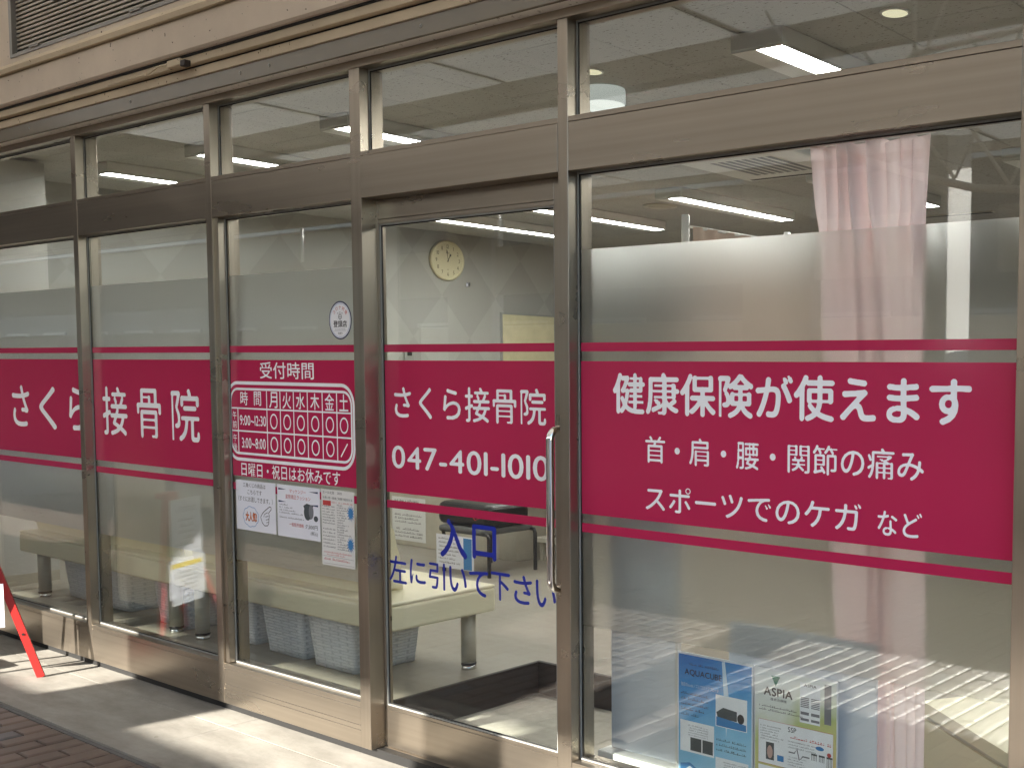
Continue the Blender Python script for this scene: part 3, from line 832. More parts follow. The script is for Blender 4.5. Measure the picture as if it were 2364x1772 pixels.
textline(t4, fd, 'さくら接骨院', -3.528, -2.737, 1.247, 1.366)
textline(t4, fd, '047-401-1010', -3.546, -2.725, 1.068, 1.150)
t5 = sign('magenta sign band reading 健康保険が使えます on the largest right pane', -2.5505, -1.0855, GF)
textline(t5, fg, '健康保険が使えます', -2.411, -1.212, 1.297, 1.4215, mk=RBB)
textline(t5, fg, '首・肩・腰・関節の痛み', -2.28, -1.341, 1.156, 1.236)
textline(t5, fg, 'スポーツでのケガ', -2.278, -1.524, 1.015, 1.090)
textline(t5, fg, 'など', -1.474, -1.344, 1.013, 1.077)
sign('blank magenta sign band on the pane right of the last post', -1.03, 0.445, GF)
te = thing('entrance_lettering', 'blue lettering 入口 左に引いて下さい stuck on the sliding door glass', 'lettering', (-3.1, DG, 0.65))
chars(te, fd, [('入', -3.279, -3.135, 0.772, 0.907), ('口', -3.108, -2.984, 0.782, 0.900)], 'blue_vinyl', lambda ch: rounded(ch, 0.03, 0.022))
chars(te, fd, [('左', -3.573, -3.471, 0.649, 0.749), ('に', -3.453, -3.362, 0.657, 0.746), ('引', -3.345, -3.255, 0.652, 0.748), ('い', -3.232, -3.139, 0.655, 0.744),
               ('て', -3.126, -3.027, 0.654, 0.742), ('下', -3.014, -2.917, 0.652, 0.748), ('さ', -2.90, -2.81, 0.654, 0.750), ('い', -2.792, -2.698, 0.656, 0.745)], 'blue_vinyl', RB)

# round registration sticker
tb = thing('round_sticker', 'round white sticker with navy rim reading 登録店 above the timetable', 'sticker', (-3.802, GF, 1.53))
MB().lathe([(0.0705, -0.0005), (0.0705, -0.0011)], (-3.802, GF, 1.602), 'y', 48).build('rim', 'ink_navy', tb)
b = bmesh.new(); discp(b, fg, -3.802, 1.602, 0.0655, 0.0655, 0.0013, 48); finish(b, 'face', 'white_vinyl', tb)
b = bmesh.new(); ringp(b, fg, -3.802, 1.602, 0.0615, 0.0615, 0.0012, 0.0015, 48); finish(b, 'thin_ring', 'ink_blue', tb)
b = bmesh.new()
for k, ch in enumerate('コロナ対策'):
    a = rad(52-26*k); cu, cv = -3.802-0.047*math.sin(a), 1.602+0.047*math.cos(a)
    g = plainglyph(ch); V = (g[0]-(g[0].min(0)+g[0].max(0))/2)*0.0165
    ca_, sa_ = math.cos(a), math.sin(a)
    V = np.stack([V[:, 0]*ca_-V[:, 1]*sa_, V[:, 0]*sa_+V[:, 1]*ca_], 1)
    vs = [b.verts.new(fg.p(cu+q[0], cv+q[1], 0.0016)) for q in V]
    for fc in g[1]: b.faces.new([vs[i] for i in fc])
finish(b, 'lettering', 'ink_red', tb)
b = bmesh.new()
line(b, '登録店', fg, -3.844, -3.760, 1.576, 1.601, 0.0016, RBB)
ringp(b, fg, -3.802, 1.615, 0.0095, 0.0095, 0.0022, 0.0016, 20); rectp(b, fg, -3.811, -3.793, 1.6142, 1.6158, 0.0017); rectp(b, fg, -3.8028, -3.8012, 1.606, 1.624, 0.0018)
for k in (-1, 0, 1): discp(b, fg, -3.802+0.013*k, 1.631-0.003*abs(k), 0.0018, 0.003, 0.0016, 8)
line(b, '船橋市', fg, -3.816, -3.788, 1.5505, 1.5585, 0.0016, plainglyph)
rectp(b, fg, -3.84, -3.764, 1.5635, 1.5642, 0.0016); fine_print(b, fg, -3.835, -3.769, 1.568, 0.003, 0.0016, random.Random(1)); fine_print(b, fg, -3.813, -3.790, 1.545, 0.002, 0.0016, random.Random(2))
finish(b, 'lettering', 'ink', tb)
# tiny alarm sticker on door glass
ta = thing('alarm_sticker', 'tiny round sensor sticker on the door glass below the wall clock', 'sticker', (-3.114, DG, 1.70))
MB().lathe([(0.0075, -0.0004), (0.0075, -0.001)], (-3.118, DG, 1.71), 'y', 20).build('backing', 'ink_grey', ta)
b = bmesh.new(); discp(b, fd, -3.1185, 1.71, 0.0048, 0.006, 0.0013, 16); finish(b, 'dot', 'ink_white', ta)
b = bmesh.new(); rectp(b, fd, -3.1085, -3.1055, 1.703, 1.7165, 0.0009); rectp(b, fd, -3.1045, -3.1028, 1.707, 1.7165, 0.0009); finish(b, 'mark', 'ink', ta)

# ---- posters: sheets of paper on the inside of the glass are seen through it
def sheet(name, label, cat, x0, x1, z0, z1, y, mat, group=None, th=0.0005):
    t = thing(name, label, cat, ((x0+x1)/2, y, z0), group)
    MB().box(x0, x1, y, y+th, z0, z1).build('sheet', mat, t)
    return t, Frame((x0, y, z0)), x1-x0, z1-z0
PY = GY0-0.0024
rn = random.Random(11)
t, fr, w, h = sheet('notice', 'white notice with cloud bubble and pointing hand below the timetable', 'poster', -4.549, -4.259, 0.764, 0.967, PY, 'paper', 'paper notices below the timetable')
b = bmesh.new()
line(b, '三角くじの商品は', fr, w*.19, w*.76, h*.865, h*.955, .0004, plainglyph)
line(b, 'こちらです', fr, w*.30, w*.66, h*.73, h*.82, .0004, plainglyph)
line(b, '（すぐにお渡しできます。）', fr, w*.06, w*.93, h*.575, h*.685, .0004, plainglyph)
finish(b, 'lettering', 'ink', t)
b = bmesh.new(); n_ = 72
strokep(b, fr, [(w*.37+(w*.185)*(1+.09*abs(math.sin(4.5*2*math.pi*k/n_)))*math.cos(2*math.pi*k/n_), h*.28+(h*.19)*(1+.09*abs(math.sin(4.5*2*math.pi*k/n_)))*math.sin(2*math.pi*k/n_)) for k in range(n_)], .0022, .0004, True)
finish(b, 'cloud_outline', 'ink_blue', t)
b = bmesh.new(); line(b, '大人気!', fr, w*.24, w*.52, h*.19, h*.37, .0004, RBB); finish(b, 'lettering', 'ink_orange', t)
b = bmesh.new(); line(b, '大人気!', fr, w*.236, w*.526, h*.183, h*.379, .00032, lambda ch: rounded(ch, .026, .055)); finish(b, 'lettering_shadow', 'ink', t)
b = bmesh.new()
hand = [(.62, .30), (.66, .19), (.72, .14), (.79, .15), (.82, .19), (.825, .25), (.83, .30), (.84, .35), (.82, .40), (.89, .48), (.885, .52), (.85, .53), (.72, .43), (.67, .38)]
strokep(b, fr, [(w*u, h*v) for u, v in hand], .0032, .0004, True)
strokep(b, fr, [(w*.74, h*.32), (w*.82, h*.34)], .0024, .0005); strokep(b, fr, [(w*.75, h*.26), (w*.825, h*.28)], .0024, .0005); strokep(b, fr, [(w*.76, h*.205), (w*.82, h*.22)], .0024, .0005)
strokep(b, fr, [(w*.70, h*.31), (w*.72, h*.37), (w*.80, h*.41)], .0024, .0005)
finish(b, 'hand_outline', 'ink', t)

t, fr, w, h = sheet('notice', 'white notice picturing a dark cushion roll priced 7,500円', 'poster', -4.246, -3.955, 0.763, 0.967, PY, 'paper', 'paper notices below the timetable')
b = bmesh.new(); line(b, 'マッケンジー', fr, w*.30, w*.68, h*.855, h*.93, .0004, plainglyph); finish(b, 'red_lettering', 'ink_red', t)
b = bmesh.new(); line(b, '姿勢矯正クッション', fr, w*.20, w*.79, h*.74, h*.825, .0004, plainglyph); finish(b, 'red_lettering', 'ink_red', t)
b = bmesh.new(); line(b, '一般販売価格', fr, w*.28, w*.62, h*.215, h*.29, .0004, plainglyph); finish(b, 'red_lettering', 'ink_red', t)
b = bmesh.new(); line(b, ':7,500円', fr, w*.655, w*.94, h*.205, h*.29, .0004, plainglyph); line(b, '(税込)', fr, w*.78, w*.94, h*.085, h*.17, .0004, plainglyph)
for k in range(4): fine_print(b, fr, w*.05, w*(.25+.11*k if k < 3 else .60), h*(.605-.052*k), h*.028, .0004, rn)
fine_print(b, fr, w*.05, w*.63, h*.36, h*.028, .0004, rn)
finish(b, 'lettering', 'ink', t)
for (a, c, v) in ((.03, .22, .915), (.03, .22, .675), (.75, .96, .915), (.75, .96, .665)):
    b = bmesh.new()
    if a < .5: polyp(b, fr, [(w*a, h*(v-.018)), (w*c, h*v), (w*a, h*(v+.018))], .0004)
    else: polyp(b, fr, [(w*a, h*v), (w*c, h*(v-.018)), (w*c, h*(v+.018))], .0004)
    finish(b, 'blue_wedge', 'ink_navy', t)
b = bmesh.new(); discp(b, fr, w*.715, h*.52, w*.085, h*.15, .0004, 24); polyp(b, fr, [(w*.62, h*.64), (w*.70, h*.69), (w*.85, h*.66), (w*.80, h*.40), (w*.72, h*.40)], .0005); discp(b, fr, w*.905, h*.42, w*.05, h*.055, .0004, 16); finish(b, 'cushion_picture', 'ink_dark', t)
b = bmesh.new(); discp(b, fr, w*.80, h*.54, w*.055, h*.135, .0007, 24); finish(b, 'cushion_end', 'ink_grey', t)

t, fr, w, h = sheet('notice', 'tall dense price list with two blue starbursts beside the door jamb', 'poster', -3.944, -3.735, 0.68, 0.968, PY-0.0006, 'paper_plain', 'paper notices below the timetable')
b = bmesh.new(); line(b, 'エール北習', fr, w*.05, w*.40, h*.945, h*.98, .0004, plainglyph); line(b, '2025', fr, w*.50, w*.64, h*.95, h*.98, .0004, plainglyph)
line(b, 'お買い物・飲食ご利用で1回引ける', fr, w*.05, w*.95, h*.875, h*.91, .0004, plainglyph)
for k in range(7): rectp(b, fr, w*.04, w*.06, h*(.775-.037*k), h*(.787-.037*k), .0004); fine_print(b, fr, w*.08, w*.42, h*(.772-.037*k), h*.02, .0004, rn)
for k in range(6): rectp(b, fr, w*.05, w*.07, h*(.475-.047*k), h*(.487-.047*k), .0004); fine_print(b, fr, w*.09, w*.42, h*(.472-.047*k), h*.02, .0004, rn)
for k in range(19): fine_print(b, fr, w*.48, w*rn.uniform(.66, .95), h*(.80-.032*k), h*.019, .0004, rn)
strokep(b, fr, [(w*.03, h*.02), (w*.97, h*.03), (w*.97, h*.115), (w*.03, h*.12)], .0008, .0004, True)
finish(b, 'lettering', 'ink', t)
b = bmesh.new(); rectp(b, fr, w*.05, w*.30, h*.79, h*.855, .0005); finish(b, 'red_stamp', 'ink_red', t)
b = bmesh.new(); fine_print(b, fr, w*.32, w*.95, h*.83, h*.02, .0004, rn); finish(b, 'red_lettering', 'ink_red', t)
b = bmesh.new(); fine_print(b, fr, w*.05, w*.9, h*.165, h*.02, .0004, rn); fine_print(b, fr, w*.05, w*.85, h*.07, h*.03, .0004, rn); fine_print(b, fr, w*.15, w*.7, h*.135, h*.02, .0004, rn); finish(b, 'red_lettering', 'ink_red', t)
for (cu, cv) in ((.90, .72), (.88, .31)):
    b = bmesh.new(); pts = []
    for k in range(28):
        q = 1.0 if k % 2 == 0 else .5; a = 2*math.pi*k/28
        pts.append((min(w*cu+.026*q*math.cos(a), w*.995), h*cv+.033*q*math.sin(a)))
    ctr = b.verts.new(fr.p(w*cu, h*cv, .0006)); vs = [b.verts.new(fr.p(u, v, .0006)) for u, v in pts]
    for k in range(28): b.faces.new([ctr, vs[k], vs[(k+1) % 28]])
    finish(b, 'starburst', 'ink_blue', t)

# display posters standing just inside the right pane
t, fr, w, h = sheet('display_poster', 'blue water-massage poster reading AQUACUBE inside the right pane', 'poster', -2.187, -1.9045, 0.18, 0.5965, 0.080, 'white_board', 'display posters in the window', 0.003)
b = bmesh.new(); rectp(b, fr, w*.015, w*.985, h*.01, h*.985, .0006); o = finish(b, 'print', 'blue_print', t)
b = bmesh.new(); line(b, 'AQUACUBE', fr, w*.10, w*.60, h*.835, h*.885, .0012, RB); fine_print(b, fr, w*.16, w*.56, h*.915, h*.016, .0012, rn)
for k in range(5): fine_print(b, fr, w*.05, w*(.42-.03*(k > 2)-.1*(k == 4)), h*(.70-.038*k), h*.017, .0012, rn)
for k in range(3): fine_print(b, fr, w*.53, w*.92, h*(.42-.036*k), h*.016, .0012, rn)
finish(b, 'lettering', 'ink', t)
b = bmesh.new(); line(b, '独自のnozzleノズルで3次元アプローチ', fr, w*.05, w*.56, h*.755, h*.785, .0012, plainglyph)
polyp(b, fr, [(w*.60, h*.99-.004), (w*.64, h*.985), (w*.70, h*.70), (w*.66, h*.45), (w*.63, h*.70)], .0011)
finish(b, 'white_lettering', 'ink_pale', t)
b = bmesh.new(); rectp(b, fr, w*.04, w*.50, h*.285, h*.51, .0013); rectp(b, fr, w*.52, w*.95, h*.02, h*.30, .0013); rectp(b, fr, w*.52, w*.93, h*.52, h*.745, .0012); finish(b, 'white_boxes', 'ink_white', t)
b = bmesh.new(); rectp(b, fr, w*.18, w*.33, h*.30, h*.395, .0016); rectp(b, fr, w*.345, w*.485, h*.30, h*.395, .0016); polyp(b, fr, [(w*.53, h*.62), (w*.62, h*.66), (w*.80, h*.65), (w*.80, h*.58), (w*.55, h*.58)], .0016); finish(b, 'photographs', 'ink_dark', t)
b = bmesh.new(); discp(b, fr, w*.85, h*.605, w*.045, h*.035, .0018, 16); finish(b, 'head_picture', 'ink', t)
b = bmesh.new(); polyp(b, fr, [(w*.53, h*.525), (w*.92, h*.525), (w*.92, h*.57), (w*.53, h*.59)], .0017); polyp(b, fr, [(w*.05, h*.02), (w*.48, h*.02), (w*.50, h*.10), (w*.17, h*.21), (w*.04, h*.19)], .0013); finish(b, 'water_pictures', 'ink_blue', t)
b = bmesh.new(); polyp(b, fr, [(w*.10, h*.15), (w*.40, h*.07), (w*.46, h*.105), (w*.17, h*.185)], .0016); finish(b, 'bed_picture', 'ink_white', t)
b = bmesh.new()
for k in range(5): fine_print(b, fr, w*.15, w*.42, h*(.475-.017*k), h*.009, .0016, rn)
for k in range(5): fine_print(b, fr, w*.62, w*.92, h*(.27-.018*k), h*.009, .0016, rn)
for k in range(4): polyp(b, fr, [(w*(.57+.1*k), h*.07), (w*(.60+.1*k), h*.07), (w*(.605+.1*k), h*.15), (w*(.585+.1*k), h*.175), (w*(.565+.1*k), h*.15)], .0016)
finish(b, 'small_print', 'ink_grey', t)

t, fr, w, h = sheet('display_poster', 'green and orange equipment poster reading ASPIA next to the curtain', 'poster', -1.8985, -1.616, 0.18, 0.5965, 0.080, 'white_board', 'display posters in the window', 0.003)
b = bmesh.new(); rectp(b, fr, w*.012, w*.988, h*.01, h*.988, .0006); finish(b, 'print', 'green_print', t)
b = bmesh.new(); line(b, 'ASPIA', fr, w*.12, w*.47, h*.815, h*.875, .0012, RBB); line(b, '複合治療機', fr, w*.20, w*.40, h*.785, h*.805, .0012, plainglyph)
for k in range(2): fine_print(b, fr, w*.06, w*(.52+.08*k), h*(.735-.024*k), h*.014, .0012, rn)
finish(b, 'lettering', 'ink', t)
b = bmesh.new(); polyp(b, fr, [(w*.21, h*.955), (w*.32, h*.955), (w*.265, h*.885)], .0012); finish(b, 'emblem', 'ink_green', t)
b = bmesh.new()
rectp(b, fr, w*.055, w*.955, h*.345, h*.645, .0012); rectp(b, fr, w*.055, w*.37, h*.02, h*.33, .0012); rectp(b, fr, w*.39, w*.955, h*.02, h*.33, .0012); rectp(b, fr, w*.56, w*.80, h*.68, h*.95, .0012)
finish(b, 'white_boxes', 'ink_white', t)
b = bmesh.new()
line(b, 'SSP', fr, w*.42, w*.52, h*.595, h*.63, .0016, RB); line(b, 'FP', fr, w*.085, w*.14, h*.26, h*.29, .0016, RB); line(b, 'MCC', fr, w*.42, w*.52, h*.26, h*.29, .0016, RB)
line(b, 'ASPIA', fr, w*.61, w*.755, h*.925, h*.945, .0016, RB)
for k in range(6): fine_print(b, fr, w*.08, w*rn.uniform(.30, .37), h*(.60-.018*k), h*.009, .0016, rn)
for k in range(3): fine_print(b, fr, w*.42, w*rn.uniform(.7, .9), h*(.53-.02*k), h*.009, .0016, rn)
for k in range(4): fine_print(b, fr, w*.42, w*rn.uniform(.6, .78), h*(.425-.018*k), h*.008, .0016, rn)
for k in range(5): fine_print(b, fr, w*.085, w*rn.uniform(.25, .35), h*(.235-.02*k), h*.009, .0016, rn); fine_print(b, fr, w*.62, w*rn.uniform(.8, .94), h*(.285-.02*k), h*.009, .0016, rn)
for k in range(3): 
    x_ = .70+.09*k; rectp(b, fr, w*x_, w*(x_+.07), h*.475, h*.487, .0016)
    for q in range(4): rectp(b, fr, w*(x_+.004+.018*q), w*(x_+.010+.018*q), h*(.44-.03*(k == 2)), h*.475, .0016)
rectp(b, fr, w*.15, w*.25, h*.375, h*.495, .0015)
finish(b, 'small_print', 'ink_dark', t)
b = bmesh.new()
for k in range(2):
    x_ = .57+.125*k
    for q in range(6): rectp(b, fr, w*x_, w*(x_+.1), h*(.845-.012*q), h*(.852-.012*q), .0016)
    rectp(b, fr, w*x_, w*(x_+.1), h*.735, h*.755, .0016); rectp(b, fr, w*x_, w*(x_+.1), h*.695, h*.712, .0016)
rectp(b, fr, w*.85, w*.93, h*.70, h*.965, .0016); strokep(b, fr, [(w*.43, h*.46), (w*.50, h*.46), (w*.53, h*.49), (w*.56, h*.42), (w*.60, h*.45), (w*.68, h*.45)], .004, .0016)
finish(b, 'machine_picture', 'ink_grey', t)
b = bmesh.new(); fine_print(b, fr, w*.45, w*.93, h*.555, h*.02, .0016, rn); rectp(b, fr, w*.33, w*.46, h*.075, h*.095, .0016) ; strokep(b, fr, [(w*.055, h*.345), (w*.955, h*.345), (w*.955, h*.645), (w*.055, h*.645)], .001, .0016, True); discp(b, fr, w*.91, h*.50, w*.025, h*.015, .0016, 12); finish(b, 'red_print', 'ink_red', t)
b = bmesh.new(); discp(b, fr, w*.80, h*.53, w*.05, h*.014, .0016, 16); discp(b, fr, w*.90, h*.22, w*.045, h*.04, .0016, 20); rectp(b, fr, w*.18, w*.32, h*.075, h*.115, .0016); rectp(b, fr, w*.29, w*.37, h*.38, h*.42, .0016); finish(b, 'blue_print', 'ink_blue', t)
b = bmesh.new(); discp(b, fr, w*.20, h*.43, w*.035, h*.045, .0018, 16); discp(b, fr, w*.12, h*.095, w*.045, h*.035, .0016, 16); finish(b, 'body_picture', 'ink_skin', t)

# ================================================================ INTERIOR SHELL
IX0, IX1, IY1, CZ, FZ = -8.2, 2.0, 7.0, 2.6, 0.165
PX0, PX1, PY1 = -3.695, -2.35, 0.885          # entrance pit
fl = MB().box(IX0, PX0, 0.1, IY1, -0.1, FZ).box(PX0, PX1, PY1, IY1, -0.1, FZ).box(PX1, IX1, 0.1, IY1, -0.1, FZ).build('floor', 'floor'); struct(fl)
ef = MB().box(PX0, PX1, 0.096, PY1, -0.1, 0.024).build('entrance_floor', 'concrete'); struct(ef)
MB().box(PX0-0.0, PX0+0.018, 0.1, PY1-0.0185, 0.0242, FZ+0.001, 0.002).build('riser', 'wood', fl)
MB().box(PX0+0.0, PX1-0.0, PY1-0.018, PY1, 0.0242, FZ+0.001, 0.002).build('riser', 'wood', fl)
MB().box(PX1-0.018, PX1, 0.1, PY1-0.0185, 0.0242, FZ+0.001, 0.002).build('riser', 'wood', fl)
tag(MB().box(PX0+0.06, PX1-0.05, 0.16, PY1-0.06, 0.0244, 0.031, 0.003).build('door_mat', 'mat'), 'flat light grey mat in the sunken entrance behind the sliding door', 'door mat')
struct(MB().box(IX0-0.15, IX0, 0.1, IY1, 0.0, CZ+0.02).build('wall_left', 'wallpaper'))
struct(MB().box(IX0, IX1, IY1, IY1+0.15, 0.0, CZ+0.02).build('wall_back', 'wall'))
struct(MB().box(IX1, IX1+0.15, 0.1, IY1, 0.0, CZ+0.02).build('wall_right', 'wall'))
struct(MB().box(IX0, -7.38, 0.1, 0.50, FZ, CZ-0.02).build('wall_pier', 'wall'))
MB().box(-7.379, -7.372, 0.1, 0.50, FZ, FZ+0.06).build('skirting', 'leg', bpy.data.objects['wall_pier'])
# side walls of the building beside the shopfront
o = struct(MB().box(-12, -7.252, -0.085, 0.1, 0, 2.497).build('wall_front', 'plaster'))
o = struct(MB().box(0.497, 3.0, -0.085, 0.1, 0, 2.497).build('wall_front', 'plaster'))
ce = MB().box(IX0, IX1, 0.1, IY1, CZ+0.013, CZ+0.1).build('ceiling', 'black_gap'); struct(ce)
TW, TL, TG = 0.4745, 0.949, 0.0016
tm = {}
col = 0
x = -2.006+TW*9
rt = random.Random(5)
while x > IX0+0.01:
    xa, xb = max(x-TW, IX0), min(x, IX1)
    if xb-xa > 0.02:
        y = (0.457 if col % 2 == 1 else 0.932)-TL*2
        while y < IY1:
            ya, yb = max(y, 0.1), min(y+TL, IY1)
            if yb-ya > 0.02:
                key = (round(xb-xa, 3), round(yb-ya, 3))
                if key not in tm:
                    q = MB().box(-(xb-xa)/2+TG, (xb-xa)/2-TG, -(yb-ya)/2+TG, (yb-ya)/2-TG, 0, 0.0125, 0.0012).b
                    bmesh.ops.recalc_face_normals(q, faces=q.faces); me = bpy.data.meshes.new('ceiling_tile'); q.to_mesh(me); q.free(); me.materials.append(MT['tile']); tm[key] = me
                o = bpy.data.objects.new('ceiling_tile', tm[key]); COL.objects.link(o); o.parent = ce
                o.location = ((xa+xb)/2, (ya+yb)/2, CZ)
                if rt.random() < 0.5: o.rotation_euler = (0, 0, math.pi)
            y += TL
    x -= TW; col += 1

# ceiling lights
lt = thing('ceiling_light', 'long white fluorescent ceiling light nearest the front glass on the right, steeply angled', 'ceiling light', (0, 0, 2.6), 'fluorescent ceiling lights')
MB().box(0, 0.225, 0, 1.26, 2.541, 2.5995, 0.003).build('housing', 'white_metal', lt)
MB().hexa([(0.0, 0.004, 2.535), (0.109, 0.004, 2.533), (0.109, 1.256, 2.533), (0.0, 1.256, 2.535)], [(0.0, 0.004, 2.5408), (0.109, 0.004, 2.5408), (0.109, 1.256, 2.5408), (0.0, 1.256, 2.5408)]).build('reflector', 'white_metal', lt)
MB().box(0.1105, 0.2195, 0.012, 1.248, 2.5355, 2.5408, 0.001).build('tube', 'tube', lt)
MB().box(0.220, 0.2249, 0.0005, 1.2595, 2.5335, 2.5409).build('lip', 'white_metal', lt)
for y in (0.0, 1.249): MB().box(0.110, 0.2196, y+0.0005, y+0.0113, 2.534, 2.5406).build('end_cap', 'white_metal', lt)
lt.location = (-2.51, 0.72, 2.6)
# (meshes were built around x=y=0 and the light's own z)
for lab, x, y in (('fluorescent ceiling light in the front row seen through the leftmost transom lights', -7.305, 0.70),
                  ('fluorescent ceiling light in the front row seen through the second transom light', -6.21, 0.70),
                  ('fluorescent ceiling light in the front row seen through the third transom light', -4.965, 0.70),
                  ('fluorescent ceiling light in the back row above and left of the wall clock', -7.31, 2.99),
                  ('fluorescent ceiling light in the back row split by the centre post', -6.25, 3.03),
                  ('fluorescent ceiling light in the back row over the cubicle curtain', -5.04, 3.09),
                  ('fluorescent ceiling light in the back row showing right of the pink curtain', -3.80, 3.03),
                  ('fluorescent ceiling light in the back row behind the mirrored white banner', -2.55, 3.03),
                  ('fluorescent ceiling light in the front row at the far right over the treatment couch', -1.27, 0.72)):  # last entry: lamp added to light the curtain from behind
    dup(lt, (x, y, 2.6), lab)
dl = thing('downlight', 'round pale yellow downlight at the top right beside the brace rods', 'downlight', (-1.899, 0.814, 2.6), 'recessed downlights')
MB().lathe([(0.044, -0.004), (0.050, -0.0035), (0.052, -0.0002)], (-1.899, 0.814, 2.6), 'z', 32).build('ring', 'white_metal', dl)
MB().lathe([(0.0002, -0.0065), (0.036, -0.006), (0.042, -0.0045)], (-1.899, 0.814, 2.6), 'z', 32).build('lens', 'lens_yellow', dl)
dup(dl, (-3.275, 0.80, 2.6), 'round pale yellow downlight just above the drum ceiling lamp')
lp = thing('ceiling_lamp', 'small white drum ceiling lamp glowing behind the centre post', 'ceiling lamp', (-3.43, 1.03, 2.6))
MB().lathe([(0.084, -0.0003), (0.086, -0.012), (0.086, -0.060), (0.080, -0.063)], (-3.43, 1.03, 2.6), 'z', 40).build('drum', 'drum_white', lp)
MB().lathe([(0.0803, -0.0632), (0.084, -0.068), (0.080, -0.082), (0.058, -0.092), (0.0005, -0.095)], (-3.43, 1.03, 2.6), 'z', 40).build('lens', 'lens_white', lp)
cv = thing('ceiling_vent', 'flat round beige ceiling vent left of the back row light', 'vent', (-5.493, 3.634, 2.6))
MB().lathe([(0.12, -0.0003), (0.125, -0.006), (0.09, -0.012)], (-5.493, 3.634, 2.6), 'z', 32).build('rim', 'leg', cv)
MB().lathe([(0.085, -0.0125), (0.08, -0.016), (0.001, -0.017)], (-5.493, 3.634, 2.6), 'z', 32).build('disc', 'counter', cv)
ac = thing('air_conditioner', 'square ceiling cassette air conditioner beside the curtain top', 'air conditioner', (-3.83, 2.65, 2.6))
MB().box(-4.22, -3.44, 2.3, 3.05, 2.575, 2.5995, 0.006).build('panel', 'white_metal', ac)
for k in range(8): MB().box(-4.05+0.055*k, -4.02+0.055*k, 2.46, 2.89, 2.5735, 2.5748).build('slat', 'ink_grey', ac)
MB().box(-4.18, -3.48, 2.33, 2.36, 2.5735, 2.5748).build('outlet', 'black_gap', ac); MB().box(-4.18, -3.48, 2.99, 3.02, 2.5735, 2.5748).build('outlet', 'black_gap', ac)
bar = thing('ceiling_slot', 'long dark slot diffuser in the ceiling right of the pink curtain', 'vent', (-3.84, 5.06, 2.6))
MB().box(-4.14, -3.55, 5.03, 5.09, 2.592, 2.5995).build('frame', 'leg', bar)
MB().box(-4.12, -3.57, 5.04, 5.08, 2.590, 2.5918).build('opening', 'black_gap', bar)

# clock on the left wall
fc_ = Frame((IX0, 3.873, 2.359), (0, 1, 0), (0, 0, 1), (1, 0, 0))
ck = thing('wall_clock', 'round cream wall clock with black numerals showing about one', 'clock', (IX0, 3.873, 2.359))
MB().lathe([(0.165, 0.0005), (0.172, 0.008), (0.172, 0.030), (0.166, 0.040), (0.157, 0.042), (0.152, 0.036), (0.150, 0.030)], (IX0, 3.873, 2.359), 'x', 56).build('case', 'clock_face', ck)
b = bmesh.new(); discp(b, fc_, 0, 0, 0.1495, 0.1495, 0.032, 56); finish(b, 'dial', 'clock_face', ck)
b = bmesh.new()
for k in range(1, 13):
    a = rad(30*k); cu, cv_ = 0.118*math.sin(a), 0.118*math.cos(a)
    gs = layout(str(k), plainglyph); allv = np.concatenate([g[0] for g in gs]); lo, hi = allv.min(0), allv.max(0); s0 = 0.032/(hi[1]-lo[1])
    for V, Fc in gs:
        vs = [b.verts.new(fc_.p(cu+(q[0]-(lo[0]+hi[0])/2)*s0*0.8, cv_+(q[1]-(lo[1]+hi[1])/2)*s0, 0.033)) for q in V]
        for q in Fc: b.faces.new([vs[i] for i in q])
finish(b, 'numerals', 'ink', ck)
def hand_(nm, ang, ln, wd, w):
    a = rad(ang); U = (math.sin(a), math.cos(a)); N2 = (math.cos(a), -math.sin(a))
    b = bmesh.new(); P = lambda l_, s__: (U[0]*l_+N2[0]*s__, U[1]*l_+N2[1]*s__)
    polyp(b, fc_, [P(-0.015, -wd*.3), P(-0.015, wd*.3), P(ln*.62, wd*.35), P(ln*.72, wd), P(ln, 0), P(ln*.72, -wd), P(ln*.62, -wd*.35)], w); finish(b, nm, 'ink', ck)
hand_('hour_hand', 29, 0.068, 0.010, 0.0345); hand_('minute_hand', 352, 0.098, 0.007, 0.036)
b = bmesh.new(); rectp(b, fc_, -0.018, 0.018, 0.060, 0.064, 0.033); rectp(b, fc_, -0.009, 0.009, -0.079, -0.076, 0.033); discp(b, fc_, 0, 0, 0.006, 0.006, 0.037, 12); finish(b, 'dial_marks', 'ink', ck)
# cream board on the wall below the clock
wb = thing('wall_board', 'cream noticeboard with thin metal edge on the left wall right of the clock', 'noticeboard', (IX0, 4.8, 1.2))
MB().box(IX0+0.0005, IX0+0.018, 4.47, 5.35, 1.15, 1.925).build('board', 'notice_cream', wb)
MB().box(IX0+0.0005, IX0+0.024, 4.455, 4.4695, 1.14, 1.94).build('frame', 'gasket', wb)
MB().box(IX0+0.0005, IX0+0.024, 4.47, 5.35, 1.9255, 1.94).build('frame', 'gasket', wb)
dv = thing('intercom', 'small grey wall device with dark screen left of the cream board', 'intercom', (IX0, 3.5, 1.5))
MB().box(IX0+0.0005, IX0+0.02, 3.44, 3.53, 1.45, 1.575, 0.003).build('body', 'gasket', dv); MB().box(IX0+0.0202, IX0+0.022, 3.462, 3.507, 1.53, 1.566).build('screen', 'black_gap', dv)

